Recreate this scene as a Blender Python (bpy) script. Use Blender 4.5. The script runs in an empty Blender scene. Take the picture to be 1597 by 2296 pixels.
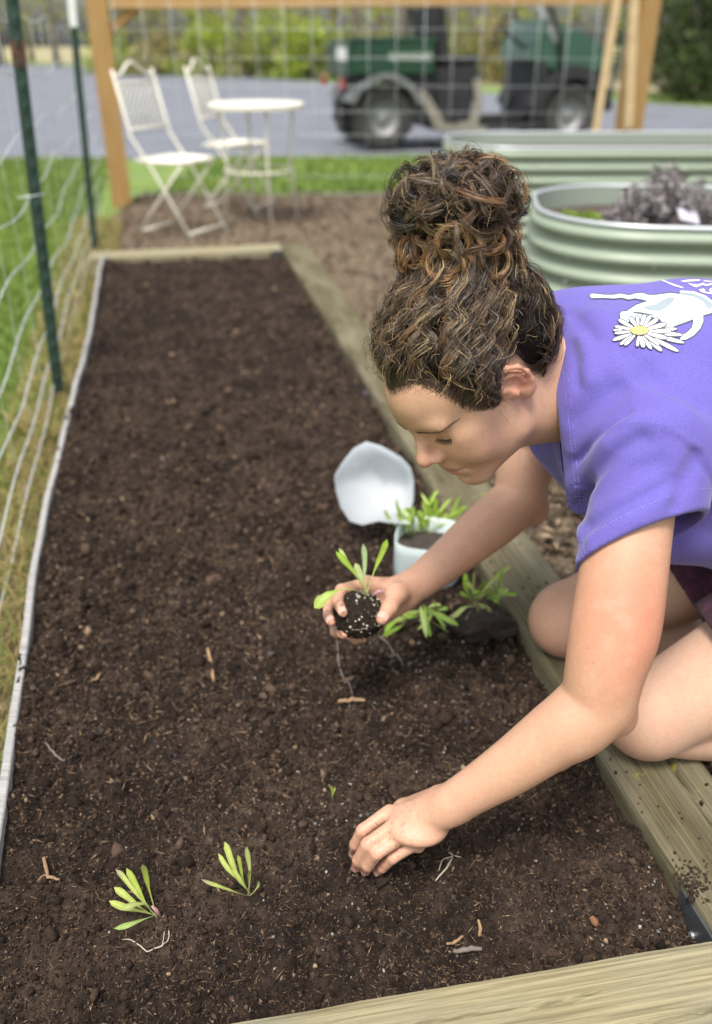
import bpy, math, random
import numpy as np
from mathutils import Vector, Matrix
from mathutils.bvhtree import BVHTree

# ------------------------------------------------------------------ camera, sky, sun, exposure
S = bpy.context.scene
COL = S.collection
CAM_H, PITCH, FPX = 1.06, math.atan(0.55), 1910.0
cd = bpy.data.cameras.new('camera'); cam = bpy.data.objects.new('camera', cd); COL.objects.link(cam)
cam.location = (0, 0, CAM_H); cam.rotation_euler = (math.pi/2 - PITCH, 0, 0)
cd.sensor_fit = 'VERTICAL'; cd.sensor_height = 36.0; cd.lens = FPX/2296*36.0
cd.clip_start = 0.05; cd.clip_end = 400
cd.dof.use_dof = True; cd.dof.focus_distance = 1.01; cd.dof.aperture_fstop = 2.6
S.camera = cam
SUN_EL, SUN_AZ = math.radians(66), math.radians(200)
w = bpy.data.worlds.new('World'); S.world = w; w.use_nodes = True
wt = w.node_tree; bg = wt.nodes['Background']
sky = wt.nodes.new('ShaderNodeTexSky'); sky.sky_type = 'NISHITA'; sky.sun_disc = False
sky.sun_elevation = SUN_EL; sky.sun_rotation = SUN_AZ; sky.dust_density = 4.0; sky.air_density = 1.0; sky.ozone_density = 0.6
hs = wt.nodes.new('ShaderNodeHueSaturation'); hs.inputs['Saturation'].default_value = 0.35
wt.links.new(sky.outputs[0], hs.inputs['Color']); wt.links.new(hs.outputs[0], bg.inputs['Color'])
bg.inputs['Strength'].default_value = 0.105
sl = bpy.data.lights.new('sun', 'SUN'); sun = bpy.data.objects.new('sun', sl); COL.objects.link(sun)
sl.energy = 1.5; sl.angle = math.radians(14); sl.color = (1.0, 0.95, 0.87)
SUNV = Vector((math.sin(SUN_AZ)*math.cos(SUN_EL), math.cos(SUN_AZ)*math.cos(SUN_EL), math.sin(SUN_EL)))
sun.rotation_euler = SUNV.to_track_quat('Z', 'Y').to_euler(); sun.location = (-3, -4, 8)
vs = S.view_settings; vs.view_transform = 'Standard'; vs.look = 'None'; vs.gamma = 1.0; vs.use_curve_mapping = False
vs.exposure = 1.1
S.cycles.max_bounces = 6; S.cycles.transparent_max_bounces = 8

# ------------------------------------------------------------------ helpers
RNG = np.random.default_rng(11); random.seed(7)
SN, CN = math.sin(PITCH), math.cos(PITCH)
def ray(px, py):
    a = (px-798.5)/FPX; b = (1148.0-py)/FPX
    return np.array([a, CN+b*SN, -SN+b*CN])
def P(px, py, zc): return np.array([0, 0, CAM_H]) + ray(px, py)*zc
def G(px, py, z):
    r = ray(px, py); return np.array([0, 0, CAM_H]) + r*((z-CAM_H)/r[2])
V3 = lambda *a: np.array(a, float)
def nrm(v): v = np.asarray(v, float); return v/(np.linalg.norm(v)+1e-12)

def tag(o, label=None, cat=None, group=None, kind=None):
    if label: o['label'] = label
    if cat: o['category'] = cat
    if group: o['group'] = group
    if kind: o['kind'] = kind
    return o
def empty(name, loc=(0,0,0), rz=0, parent=None):
    o = bpy.data.objects.new(name, None); COL.objects.link(o); o.location = tuple(loc); o.rotation_euler = (0,0,rz)
    o.empty_display_size = 0.05
    if parent: o.parent = parent
    return o
def mesh_np(name, v, f, smooth=True):
    """v (N,3); f (M,3) or (M,4) int array, or list of lists"""
    me = bpy.data.meshes.new(name)
    if isinstance(f, np.ndarray) and f.ndim == 2:
        v = np.ascontiguousarray(v, np.float32); f = np.ascontiguousarray(f, np.int32); n = f.shape[1]
        me.vertices.add(len(v)); me.vertices.foreach_set('co', v.ravel())
        me.loops.add(f.size); me.loops.foreach_set('vertex_index', f.ravel())
        me.polygons.add(len(f)); me.polygons.foreach_set('loop_start', np.arange(0, f.size, n, dtype=np.int32))
        me.polygons.foreach_set('loop_total', np.full(len(f), n, np.int32))
        me.update(calc_edges=True)
    else:
        me.from_pydata([tuple(map(float, p)) for p in v], [], [list(map(int, q)) for q in f]); me.update()
    if smooth and len(me.polygons): me.polygons.foreach_set('use_smooth', np.ones(len(me.polygons), bool))
    return me
def add_obj(name, me, mat=None, parent=None):
    o = bpy.data.objects.new(name, me); COL.objects.link(o)
    if mat: me.materials.append(mat)
    if parent:
        o.parent = parent
    return o
def put_color(me, col, name='Col'):
    a = me.color_attributes.new(name, 'FLOAT_COLOR', 'POINT')
    c = np.ones((len(me.vertices), 4), np.float32); c[:, :3] = col
    a.data.foreach_set('color', c.ravel())

class MB:
    def __init__(s): s.v = []; s.f = []
    def add(s, v, f):
        n = len(s.v); s.v += [tuple(map(float, p)) for p in v]; s.f += [[i+n for i in q] for q in f]; return s
    def box(s, lo, hi, bev=0.0, M=None):
        lo = np.array(lo, float); hi = np.array(hi, float)
        if bev <= 0:
            v = [(x,y,z) for x in (lo[0],hi[0]) for y in (lo[1],hi[1]) for z in (lo[2],hi[2])]
            f = [(0,1,3,2),(4,6,7,5),(0,4,5,1),(2,3,7,6),(0,2,6,4),(1,5,7,3)]
        else:
            b = bev; v = []; idx = {}
            for sx in (0,1):
                for sy in (0,1):
                    for sz in (0,1):
                        c = [hi[i] if s_ else lo[i] for i, s_ in enumerate((sx,sy,sz))]
                        d = [-b if s_ else b for s_ in (sx,sy,sz)]
                        for ax in range(3):
                            p = [c[i] if i == ax else c[i]+d[i] for i in range(3)]
                            idx[(sx,sy,sz,ax)] = len(v); v.append(p)
            f = []
            for ax in range(3):
                o1, o2 = (ax+1) % 3, (ax+2) % 3
                for sgn in (0,1):
                    q = []
                    for a_, b_ in ((0,0),(1,0),(1,1),(0,1)):
                        k = [0,0,0]; k[ax] = sgn; k[o1] = a_; k[o2] = b_; q.append(idx[(*k, ax)])
                    f.append(q if sgn else q[::-1])
            for ax in range(3):
                o1, o2 = (ax+1) % 3, (ax+2) % 3
                for a_ in (0,1):
                    for b_ in (0,1):
                        k0 = [0,0,0]; k0[o1] = a_; k0[o2] = b_; k1 = list(k0); k1[ax] = 1
                        q = [idx[(*k0,o1)], idx[(*k1,o1)], idx[(*k1,o2)], idx[(*k0,o2)]]
                        f.append(q if a_ == b_ else q[::-1])
            for sx in (0,1):
                for sy in (0,1):
                    for sz in (0,1):
                        q = [idx[(sx,sy,sz,a)] for a in range(3)]
                        f.append(q if (sx+sy+sz) % 2 else q[::-1])
        if M is not None: v = [tuple(M @ Vector(p)) for p in v]
        return s.add(v, f)
    def tube(s, pts, r, n=8, cap=True, up=None):
        pts = [np.array(p, float) for p in pts]; m = len(pts)
        rr = [r]*m if np.isscalar(r) else list(r)
        t0 = nrm(pts[1]-pts[0]); u = np.array(up, float) if up is not None else (np.array([0,0,1.]) if abs(t0[2]) < .9 else np.array([1.,0,0]))
        v = []; f = []
        for i in range(m):
            t = nrm(pts[min(i+1, m-1)]-pts[max(i-1, 0)]); a = nrm(u-t*np.dot(u, t)); b = np.cross(t, a); u = a
            for k in range(n):
                g = 2*math.pi*k/n; v.append(pts[i]+rr[i]*(math.cos(g)*a+math.sin(g)*b))
        for i in range(m-1):
            for k in range(n):
                k2 = (k+1) % n; f.append((i*n+k, i*n+k2, (i+1)*n+k2, (i+1)*n+k))
        if cap: f.append(tuple(range(n))[::-1]); f.append(tuple((m-1)*n+k for k in range(n)))
        return s.add(v, f)
    def lathe(s, prof, n=24, c=(0,0,0), axis=2, cap=False):
        v = []; f = []
        for r, h in prof:
            for k in range(n):
                g = 2*math.pi*k/n; q = [r*math.cos(g), r*math.sin(g)]
                p = [0,0,0]; p[axis] = h; p[(axis+1) % 3] = q[0]; p[(axis+2) % 3] = q[1]
                v.append([p[i]+c[i] for i in range(3)])
        for i in range(len(prof)-1):
            for k in range(n):
                k2 = (k+1) % n; f.append((i*n+k, i*n+k2, (i+1)*n+k2, (i+1)*n+k))
        if cap: f.append(tuple(range(n))[::-1]); f.append(tuple((len(prof)-1)*n+k for k in range(n)))
        return s.add(v, f)
    def prism(s, poly, a, b, axis=1):
        """extrude a 2-D polygon (in the two other axes, order x,y,z minus axis) from a to b along axis"""
        o = [i for i in range(3) if i != axis]; n = len(poly); v = []
        for h in (a, b):
            for q in poly:
                p = [0,0,0]; p[axis] = h; p[o[0]] = q[0]; p[o[1]] = q[1]; v.append(p)
        f = [tuple(range(n))[::-1], tuple(range(n, 2*n))] + [(i, (i+1) % n, n+(i+1) % n, n+i) for i in range(n)]
        return s.add(v, f)
    def build(s, name, mat, parent=None, smooth=False):
        return add_obj(name, mesh_np(name, s.v, s.f, smooth), mat, parent)

# ---- numpy value noise
def _h(n):
    n = n.astype(np.uint32); n = (n ^ (n >> np.uint32(16)))*np.uint32(0x7feb352d); n = (n ^ (n >> np.uint32(15)))*np.uint32(0x846ca68b)
    return (n ^ (n >> np.uint32(16))).astype(np.float64)/4294967295.0
def noise(p, seed=0):
    p = np.asarray(p, float); i = np.floor(p).astype(np.int64); f = p-i; f = f*f*f*(f*(f*6-15)+10); D = p.shape[1]
    pr = np.array([73856093, 19349663, 83492791][:D]); out = np.zeros(len(p))
    for c in range(1 << D):
        o = np.array([(c >> d) & 1 for d in range(D)])
        wgt = np.prod(np.where(o, f, 1-f), axis=1)
        out += wgt*_h(((i+o)*pr).sum(1)+seed*7919)
    return out*2-1
def fbm(p, oct=4, seed=0, gain=.5):
    a = 1; s = 0; q = np.asarray(p, float); t = 0
    for k in range(oct): s = s+a*noise(q, seed+k); t += a; a *= gain; q = q*2.03+17.1
    return s/t

# ------------------------------------------------------------------ materials
MATS = {}
def N(nt, kind, **kw):
    n = nt.nodes.new(kind)
    for k, v in kw.items():
        if k in n.inputs: n.inputs[k].default_value = v
        else: setattr(n, k, v)
    return n
def mat(name, col, rough=.6, var=0.0, scale=20.0, col2=None, bump=0.0, bscale=None, spec=.5, metal=0.0, sss=0.0, attr=None, stretch=None, sheen=0.0, trans=0.0, detail=6.0, bdist=.01, thin=None):
    if name in MATS: return MATS[name]
    m = bpy.data.materials.new(name); m.use_nodes = True; nt = m.node_tree; b = nt.nodes['Principled BSDF']; L = nt.links.new
    b.inputs['Roughness'].default_value = rough; b.inputs['Specular IOR Level'].default_value = spec; b.inputs['Metallic'].default_value = metal
    tc = N(nt, 'ShaderNodeTexCoord'); vec = tc.outputs['Object']
    if stretch:
        mp = N(nt, 'ShaderNodeMapping'); mp.inputs['Scale'].default_value = stretch; L(vec, mp.inputs[0]); vec = mp.outputs[0]
    src = None
    if attr:
        a = N(nt, 'ShaderNodeAttribute'); a.attribute_name = attr; src = a.outputs['Color']
    else:
        rgb = N(nt, 'ShaderNodeRGB'); rgb.outputs[0].default_value = (*col, 1); src = rgb.outputs[0]
    if var > 0 or col2:
        nz = N(nt, 'ShaderNodeTexNoise', Scale=scale, Detail=detail, Roughness=.6); L(vec, nz.inputs['Vector'])
        rp = N(nt, 'ShaderNodeValToRGB'); rp.color_ramp.elements[0].position = .3; rp.color_ramp.elements[1].position = .7; L(nz.outputs['Fac'], rp.inputs[0])
        mx = N(nt, 'ShaderNodeMix', data_type='RGBA')
        if col2:
            L(rp.outputs[0], mx.inputs[0]); L(src, mx.inputs[6]); mx.inputs[7].default_value = (*col2, 1)
        else:
            mx.blend_type = 'MULTIPLY'; mx.inputs[0].default_value = 1.0; L(src, mx.inputs[6])
            mr = N(nt, 'ShaderNodeMapRange'); L(rp.outputs[0], mr.inputs[0]); mr.inputs[3].default_value = 1-var; mr.inputs[4].default_value = 1+var; L(mr.outputs[0], mx.inputs[7])
        src = mx.outputs[2]
    L(src, b.inputs['Base Color'])
    if bump > 0:
        n2 = N(nt, 'ShaderNodeTexNoise', Scale=bscale or scale*3, Detail=5.0, Roughness=.6); L(vec, n2.inputs['Vector'])
        bp = N(nt, 'ShaderNodeBump', Strength=bump, Distance=bdist); L(n2.outputs['Fac'], bp.inputs['Height']); L(bp.outputs[0], b.inputs['Normal'])
    if sss: b.inputs['Subsurface Weight'].default_value = sss; b.inputs['Subsurface Radius'].default_value = (.012, .005, .003); b.inputs['Subsurface Scale'].default_value = .5
    if sheen: b.inputs['Sheen Weight'].default_value = sheen; b.inputs['Sheen Roughness'].default_value = .5
    if trans: b.inputs['Transmission Weight'].default_value = trans
    if thin is not None:      # leaf-like: light shines through
        tr = N(nt, 'ShaderNodeBsdfTranslucent'); L(src, tr.inputs['Color']); mxs = N(nt, 'ShaderNodeMixShader'); mxs.inputs[0].default_value = thin
        L(b.outputs[0], mxs.inputs[1]); L(tr.outputs[0], mxs.inputs[2]); L(mxs.outputs[0], nt.nodes['Material Output'].inputs[0])
    MATS[name] = m
    return m
# ------------------------------------------------------------------ the ground
BD = nrm((-.209, 1, 0)); BX = V3(BD[1], -BD[0], 0)            # along the bed, across the bed (to the right)
B0 = V3(.300, 1.23, 0)                                        # a point on the right timber's inner edge
def bed(u, v, z=0): return B0 + BX*u + BD*v + V3(0, 0, z)     # u < 0 is inside the bed
ZT = .14                                                      # timber top

M_lawn = mat('lawn_ground', (.12, .20, .035), .9, col2=(.19, .26, .055), scale=2.2, bump=.5, bscale=60)
M_asph = mat('asphalt', (.165, .175, .205), .85, var=.18, scale=1.3, bump=.35, bscale=160)
M_mulch = mat('mulch', (.098, .068, .044), .95, col2=(.23, .172, .110), scale=22, bump=.8, bscale=40, bdist=.02)
M_litter = mat('leaf_litter', (.30, .24, .155), .95, col2=(.36, .34, .15), scale=.8, bump=.5, bscale=10)

def sheet(name, poly, z, m):
    o = add_obj(name, mesh_np(name, [(x, y, z) for x, y in poly], [list(range(len(poly)))], False), m); tag(o, kind='structure'); return o
sheet('lawn', [(-300,-60),(300,-60),(300,340),(-300,340)], 0, M_lawn)
sheet('driveway', [(-60,5.4),(-3.7,9.46),(.3,9.86),(40,14.4),(40,-6),(60,-6),(60,26),(6.8,17.6),(-1.4,30.2),(-13.8,48.5),(-60,112)], .006, M_asph)
sheet('woodland_floor', [(-80,148),(-16,55),(-2.6,36),(8.5,20.5),(80,30),(300,200),(300,330),(-300,330)], .008, M_litter)
# mulch path round the beds, with an uneven edge
edge = [(-1.62, -.4), (-1.5, 4.6)]
ml = []
for i in range(40):
    t = i/39; ml.append((-1.72+t*6.5, 7.12+.07*math.sin(i*1.7)+.05*math.sin(i*.61)+.25*t))
mp = [(-.50, -1.2), (-.62, .4), (-1.35, 4.4), (-1.68, 6.0)] + ml + [(6.0, 6.8), (6.0, -1.2)]
sheet('mulch_path', mp, .012, M_mulch)

# ------------------------------------------------------------------ garden soil (height field, finer towards the viewer)
# clip the sheet at the edging board on the left
lp = [(235,570),(205,715),(175,860),(130,1000),(95,1150),(62,1400),(45,1550),(0,1800)]
LP = np.array([G(x, y, .145) for x, y in lp]+[V3(-.418,.5,.145), V3(-.37,.3,.145)])[::-1]
_y = np.linspace(.3, LP[-1,1], 220); _c = np.polyfit(LP[:,1], LP[:,0], 5)
def edge_x(y): return np.polyval(_c, np.clip(y, .3, LP[-1,1]))
HOLES = [(G(935,1905,.12), .035, .035), (G(1185,1902,.12), .018, .03), (G(722,1968,.12), .012, .022), (G(500,1780,.12), .013, .02), (G(1080,1440,.12), .05, .02),(G(250,1905,.12), .02, .012)]
def soil_z(x, y):
    p = np.stack([x, y], 1)
    d = .10 + .009*fbm(p*4.0, 3, 1) + .012*fbm(p*14.0, 3, 5)
    n = 1-np.abs(noise(p*34.0, 21)); m2 = 1-np.abs(noise(p*75.0+3, 22)); c3 = fbm(p*170.0, 2, 9)
    d += .0150*(n-.55)*(.6+.7*noise(p*9, 3)) + .0090*(m2-.5)*(.7+.5*noise(p*15,8)) + .0034*c3
    d += .020*np.maximum(0, noise(p*26.0, 41)-.2) - .018*np.maximum(0, noise(p*19.0, 47)-.3)
    for c, r, h in HOLES: d -= h*np.exp(-((x-c[0])**2+(y-c[1])**2)/(2*(r*.6)**2))
    d += .029*np.clip(1-(x-edge_x(y))/.16, 0, 1)**1.5                      # banked up against the edging board
    return d
vs_ = [-0.95]
while vs_[-1] < 3.36: 
    dist = max(.55, vs_[-1]+1.25); vs_.append(vs_[-1]+.0034*dist/.75)
vs_ = np.array(vs_); us = np.linspace(-1.02, .03, 290)
UU, VV = np.meshgrid(us, vs_); uu, vv = UU.ravel(), VV.ravel()
# the bed's left side bows outwards a little and its near side runs at a slight angle
pos = B0[None]+uu[:, None]*BX[None]+vv[:, None]*BD[None]
pos[:, 2] = soil_z(pos[:, 0], pos[:, 1])
nx, ny = len(us), len(vs_)
ii = np.arange(nx*ny).reshape(ny, nx)
fa = np.stack([ii[:-1,:-1].ravel(), ii[:-1,1:].ravel(), ii[1:,1:].ravel(), ii[1:,:-1].ravel()], 1)
fa = fa[(pos[fa[:,0],0] > edge_x(pos[fa[:,0],1])-.004)]
me = mesh_np('garden_soil', pos, fa)
pp = pos[:, :2]
damp = np.clip(.5+1.0*fbm(pp*9, 3, 60)+.5*noise(pp*28, 64), 0, 1); fine = .5+.5*noise(pp*120, 61)
wet = np.array([.0095, .0062, .0045]); dry = np.array([.066, .044, .031])
cc = wet+(dry-wet)*(damp*.55+fine*.45)[:, None]
cc *= (1+.45*noise(pp*260, 62))[:, None]
put_color(me, np.clip(cc, .004, 1))
M_soil = mat('soil', (.04,.025,.018), .95, attr='Col', var=.35, scale=170, bump=.9, bscale=420, bdist=.004, spec=.25)
soil = add_obj('garden_soil', me, M_soil); tag(soil, kind='structure')

# crumbs, bark, fibres and perlite lying in it
ICO = None
def ico():
    t = (1+5**.5)/2
    v = np.array([(-1,t,0),(1,t,0),(-1,-t,0),(1,-t,0),(0,-1,t),(0,1,t),(0,-1,-t),(0,1,-t),(t,0,-1),(t,0,1),(-t,0,-1),(-t,0,1)], float); v /= np.linalg.norm(v[0])
    f = np.array([(0,11,5),(0,5,1),(0,1,7),(0,7,10),(0,10,11),(1,5,9),(5,11,4),(11,10,2),(10,7,6),(7,1,8),(3,9,4),(3,4,2),(3,2,6),(3,6,8),(3,8,9),(4,9,5),(2,4,11),(6,2,10),(8,6,7),(9,8,1)])
    return v, f
def rand_rot(n, rng=RNG):
    q = rng.normal(size=(n,4)); q /= np.linalg.norm(q, axis=1)[:, None]; a,b,c,d = q.T
    return np.stack([np.stack([1-2*(c*c+d*d), 2*(b*c-d*a), 2*(b*d+c*a)],1), np.stack([2*(b*c+d*a), 1-2*(b*b+d*d), 2*(c*d-b*a)],1), np.stack([2*(b*d-c*a), 2*(c*d+b*a), 1-2*(b*b+c*c)],1)],1)
OCT = (np.array([(1,0,0),(-1,0,0),(0,1,0),(0,-1,0),(0,0,1),(0,0,-1)], float), np.array([(0,2,4),(2,1,4),(1,3,4),(3,0,4),(2,0,5),(1,2,5),(3,1,5),(0,3,5)]))
def scatter(n, cen, size, asp, cols, name, m, parent, jit=.28, smooth=False, flat=None, shape=None):
    v, f = shape or ico(); k = len(v)
    lump = 1+RNG.normal(0, jit, (n, k, 1)); R = rand_rot(n)
    q = v[None]*lump*(asp*size[:, None])[:, None, :]
    q = np.einsum('nij,nkj->nki', R, q)
    if flat is not None: q[:, :, 2] *= flat
    q = q+cen[:, None, :]
    ff = (f[None]+(np.arange(n)*k)[:, None, None]).reshape(-1, 3)
    me = mesh_np(name, q.reshape(-1, 3), ff, smooth); put_color(me, np.repeat(cols, k, axis=0))
    o = add_obj(name, me, m, parent); tag(o, kind='stuff'); return o
def bed_points(n, far=1.0):
    d = .52*np.exp(RNG.random(n)*math.log(4.6*far/.52)) if far else None
    v = d-1.25+.0; v = np.clip(v, -.9, 3.3); u = RNG.uniform(-.98, .02, n)
    p = B0[None]+u[:, None]*BX[None]+v[:, None]*BD[None]; p[:, 2] = soil_z(p[:, 0], p[:, 1]); k = p[:, 0] > edge_x(p[:, 1])+.01; j = np.nonzero(k)[0]; j = np.concatenate([j, RNG.choice(j, n-len(j))]); return p[j], d[j]
M_crumb = mat('soil_crumbs', (.04,.025,.02), .95, attr='Col', var=.4, scale=240, bump=.6, bscale=500, bdist=.003, spec=.2)
def crumbs():
    n = 55000; p, d = bed_points(n)
    s = np.exp(RNG.normal(math.log(.0019), .45, n))*np.clip(d, .75, 1.5); p[:, 2] += s*.35
    r = RNG.random(n)[:, None]; k = (.45+1.0*RNG.random(n))[:, None]
    c = np.where(r < .62, np.array([[.028,.0185,.0135]]), np.where(r < .84, np.array([[.075,.049,.034]]), np.where(r < .935, np.array([[.13,.088,.060]]), np.where(r < .975, np.array([[.24,.17,.11]]), np.array([[.06,.055,.055]])))))*k
    scatter(n, p, s, np.stack([RNG.uniform(.8,1.5,n), RNG.uniform(.6,1,n), RNG.uniform(.5,1,n)],1), c, 'soil_crumbs', M_crumb, soil, .3, shape=OCT)
    n = 4200; p, d = bed_points(n); s = np.exp(RNG.normal(math.log(.0046), .38, n))*np.clip(d, .8, 1.6); p[:, 2] += s*.05
    k = (.5+.8*RNG.random(n))[:, None]; c = np.where(RNG.random(n)[:, None] < .8, np.array([[.032,.021,.0145]]), np.array([[.075,.049,.035]]))*k
    scatter(n, p, s, np.stack([RNG.uniform(.8,1.3,n), RNG.uniform(.7,1,n), RNG.uniform(.5,.9,n)],1), c, 'soil_clods', M_crumb, soil, .22, True)
    # bark and wood fibres
    n = 9000; p, d = bed_points(n); s = np.exp(RNG.normal(math.log(.0012), .35, n))*np.clip(d, .8, 1.3); p[:, 2] += s*1.0
    r = RNG.random(n)[:, None]; k = (.5+.9*RNG.random(n))[:, None]
    c = np.where(r < .5, np.array([[.105,.068,.046]]), np.where(r < .76, np.array([[.23,.155,.10]]), np.array([[.05,.03,.02]])))*k
    scatter(n, p, s, np.stack([RNG.uniform(3,8.5,n), RNG.uniform(.5,1.1,n), RNG.uniform(.4,.7,n)],1), c, 'bark_fibres', M_crumb, soil, .2, flat=.55, shape=OCT)
    TET = (np.array([(1,1,1),(-1,-1,1),(-1,1,-1),(1,-1,-1)], float)/1.3, np.array([(0,1,2),(0,3,1),(0,2,3),(1,3,2)]))
    n = 52000; p, d = bed_points(n, .42); s = np.exp(RNG.normal(math.log(.00115), .35, n))*np.clip(d, .8, 1.4); p[:, 2] += s*.5
    c = np.where(RNG.random(n)[:, None] < .6, np.array([[.024,.0155,.011]]), np.where(RNG.random(n)[:, None] < .75, np.array([[.085,.056,.039]]), np.array([[.19,.135,.09]])))*RNG.uniform(.45,1.5,(n,1))
    scatter(n, p, s, np.stack([RNG.uniform(.8,1.8,n), RNG.uniform(.6,1,n), RNG.uniform(.5,1,n)],1), c, 'fine_grit', M_crumb, soil, .25, shape=TET)
    # fine tan root fibres, mostly in the sharp foreground
    n = 24000; p, d = bed_points(n, .55); s = np.exp(RNG.normal(math.log(.00036), .3, n))*np.clip(d, .8, 1.5); p[:, 2] += .0012+.002*RNG.random(n)
    c = np.where(RNG.random(n)[:, None] < .65, np.array([[.24,.165,.10]]), np.array([[.12,.075,.045]]))*RNG.uniform(.4,1.5,(n,1))
    scatter(n, p, s, np.stack([RNG.uniform(7,22,n), np.ones(n), np.ones(n)],1), c, 'root_fibres', M_crumb, soil, .15, flat=.4, shape=OCT)
    # perlite, thicker round the seedlings
    cl = [(G(1010,1470,.12),.13,200), (G(745,1808,.12),.028,28), (G(1020,1360,.12),.12,120), (G(900,1640,.12),.2,70), (G(1530,2080,.12),.05,40)]
    pts = [np.array([[c[0]+RNG.normal(0,sg), c[1]+RNG.normal(0,sg*1.0), 0] for _ in range(q)]) for c, sg, q in cl]
    q2, d2 = bed_points(150); p = np.vstack(pts+[q2]); n = len(p); rel = (p-B0); u = rel@BX; ok = u < -.01; p = p[ok]; n = len(p)
    p[:, 2] = soil_z(p[:, 0], p[:, 1])+.0015; s = np.exp(RNG.normal(math.log(.0013), .4, n)); k = RNG.uniform(.18,.55,n)[:, None]
    scatter(n, p, s, np.ones((n,3)), np.array([[.8,.78,.72]])*k, 'perlite', M_crumb, soil, .2)
crumbs()

# ------------------------------------------------------------------ mulch chips, grass, straw
def quads_cloud(name, cen, ax, bx, cols, m, parent=None, kind=None):
    n = len(cen); v = np.stack([cen-ax-bx, cen+ax-bx*.6, cen+ax*1.1+bx*.7, cen-ax+bx], 1).reshape(-1, 3)
    f = np.arange(n*4).reshape(n, 4); me = mesh_np(name, v, f, False); put_color(me, np.repeat(cols, 4, axis=0))
    o = add_obj(name, me, m, parent)
    if kind: tag(o, kind=kind)
    return o
M_chip = mat('mulch_chips', (.2,.13,.09), .95, attr='Col', var=.3, scale=60)
def mulch_chips():
    n = 16000; x = RNG.uniform(-1.7, 3.6, n); y = 1.0+RNG.random(n)**.8*6.2
    rel = np.stack([x, y], 1)-B0[:2]; u = rel@BX[:2]; v = rel@BD[:2]
    ok = ((u > .16) | (v > 3.6)) & (x > -1.1-.1*y*.9+.0); x, y = x[ok], y[ok]; n = len(x)
    m_ = 7000; xe = RNG.uniform(.32, 1.3, m_); ye = RNG.uniform(.8, 2.9, m_); ue = (np.stack([xe, ye], 1)-B0[:2])@BX[:2]; xe, ye = xe[ue > .15], ye[ue > .15]; x = np.concatenate([x, xe]); y = np.concatenate([y, ye]); n = len(x)
    c = np.stack([x, y, .02+RNG.random(n)*.018], 1); s = RNG.uniform(.006, .022, n)
    r = RNG.random(n)[:, None]; k = (.6+.8*RNG.random(n))[:, None]
    col = np.where(r < .4, np.array([[.115,.076,.048]]), np.where(r < .62, np.array([[.27,.20,.125]]), np.array([[.065,.043,.029]])))*k
    scatter(n, c, s, np.stack([RNG.uniform(1,2,n), RNG.uniform(.4,.8,n), RNG.uniform(.15,.3,n)],1), col, 'mulch_chips', M_chip, None, .15, flat=.5, shape=OCT)
    bpy.data.objects['mulch_chips']['label'] = 'loose brown wood chips covering the path beyond the bed'
    bpy.data.objects['mulch_chips']['category'] = 'mulch'
mulch_chips()
M_blade = mat('grass_blades', (.2,.35,.05), .7, attr='Col', thin=.35)
def blades(name, pts, h, wdt, cols, lean=.5, label=None, cat='grass'):
    n = len(pts); a = RNG.uniform(0, 2*math.pi, n); d = np.stack([np.cos(a), np.sin(a), np.zeros(n)],1); sd = np.stack([-np.sin(a), np.cos(a), np.zeros(n)],1)
    b = pts; l = (lean*RNG.random(n)*h)[:, None]; z = np.array([[0,0,1.]])
    m1 = b+d*l*.3+z*(h*.55)[:, None]; tp = b+d*l+z*(h*(1-.25*lean*RNG.random(n)))[:, None]; ww = sd*wdt[:, None]
    v = np.stack([b-ww, b+ww, m1-ww*.8, m1+ww*.8, tp], 1).reshape(-1, 3); i = (np.arange(n)*5)[:, None]
    f = np.vstack([i+np.array([[0,1,3]]), i+np.array([[0,3,2]]), i+np.array([[2,3,4]])])
    me = mesh_np(name, v, f); put_color(me, np.repeat(cols, 5, axis=0)); o = add_obj(name, me, M_blade); tag(o, label, cat, kind='stuff'); return o
def fence_x(y): return -.994-(y-2.683)*.2144                  # line of the left-hand fence
def grasses():
    n = 34000; y = 1.3+8.2*RNG.random(n)**1.0; x = fence_x(y)-.07-np.abs(RNG.normal(0, 1, n))*.55*(.5+y*.28)
    k = y < 9.6+(x+3.7)*.1-.1; x, y = x[k], y[k]
    n2 = 18000; x2 = RNG.uniform(-1.6, 6.0, n2); y2 = RNG.uniform(7.1, 9.95, n2)+x2*.03; k = (y2 > 7.2+.25*(x2+1.7)/6.5+.05*np.sin(x2*9)) & (y2 < 9.78+x2*.1); x2, y2 = x2[k], y2[k]
    n3 = 9000; t = RNG.random(n3); x3 = 3+t*14; y3 = 22.5-t*0+RNG.uniform(-4.5, 0, n3)-.3*(x3-3); 
    X = np.concatenate([x, x2]); Y = np.concatenate([y, y2]); m = len(X)
    g = .5+.5*fbm(np.stack([X, Y],1)*1.6, 3, 77); r = RNG.random(m)[:, None]
    col = (np.array([[.15,.25,.045]])*(1-g)[:, None]+np.array([[.28,.36,.075]])*g[:, None])*(.7+.6*r)
    blades('lawn_grass', np.stack([X, Y, np.zeros(m)],1), RNG.uniform(.03,.06,m), np.full(m,.0042)*np.clip(Y/3,.8,2.6), col, .8, 'short green lawn grass beyond the wire fence')
    # straw-coloured dead grass along the bed's left edge
    n = 15000; y = .55+5.4*RNG.random(n); x = fence_x(y)+RNG.uniform(-.13, .085, n)*np.clip(.5+y*.22, .5, 1.3); r = RNG.random(n)[:, None]
    gsel = RNG.random(n)[:, None] < .42
    col = np.where(gsel, np.array([[.22,.27,.06]]), np.array([[.46,.35,.15]]))*(.6+.7*r)
    blades('dry_grass', np.stack([x, y, np.full(n,.002)],1), RNG.uniform(.025,.08,n), np.full(n,.0016)*np.clip(y/1.6,.9,2.5), col, 1.6, 'straw coloured dead grass strip along the left edge of the bed')
grasses()

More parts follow.
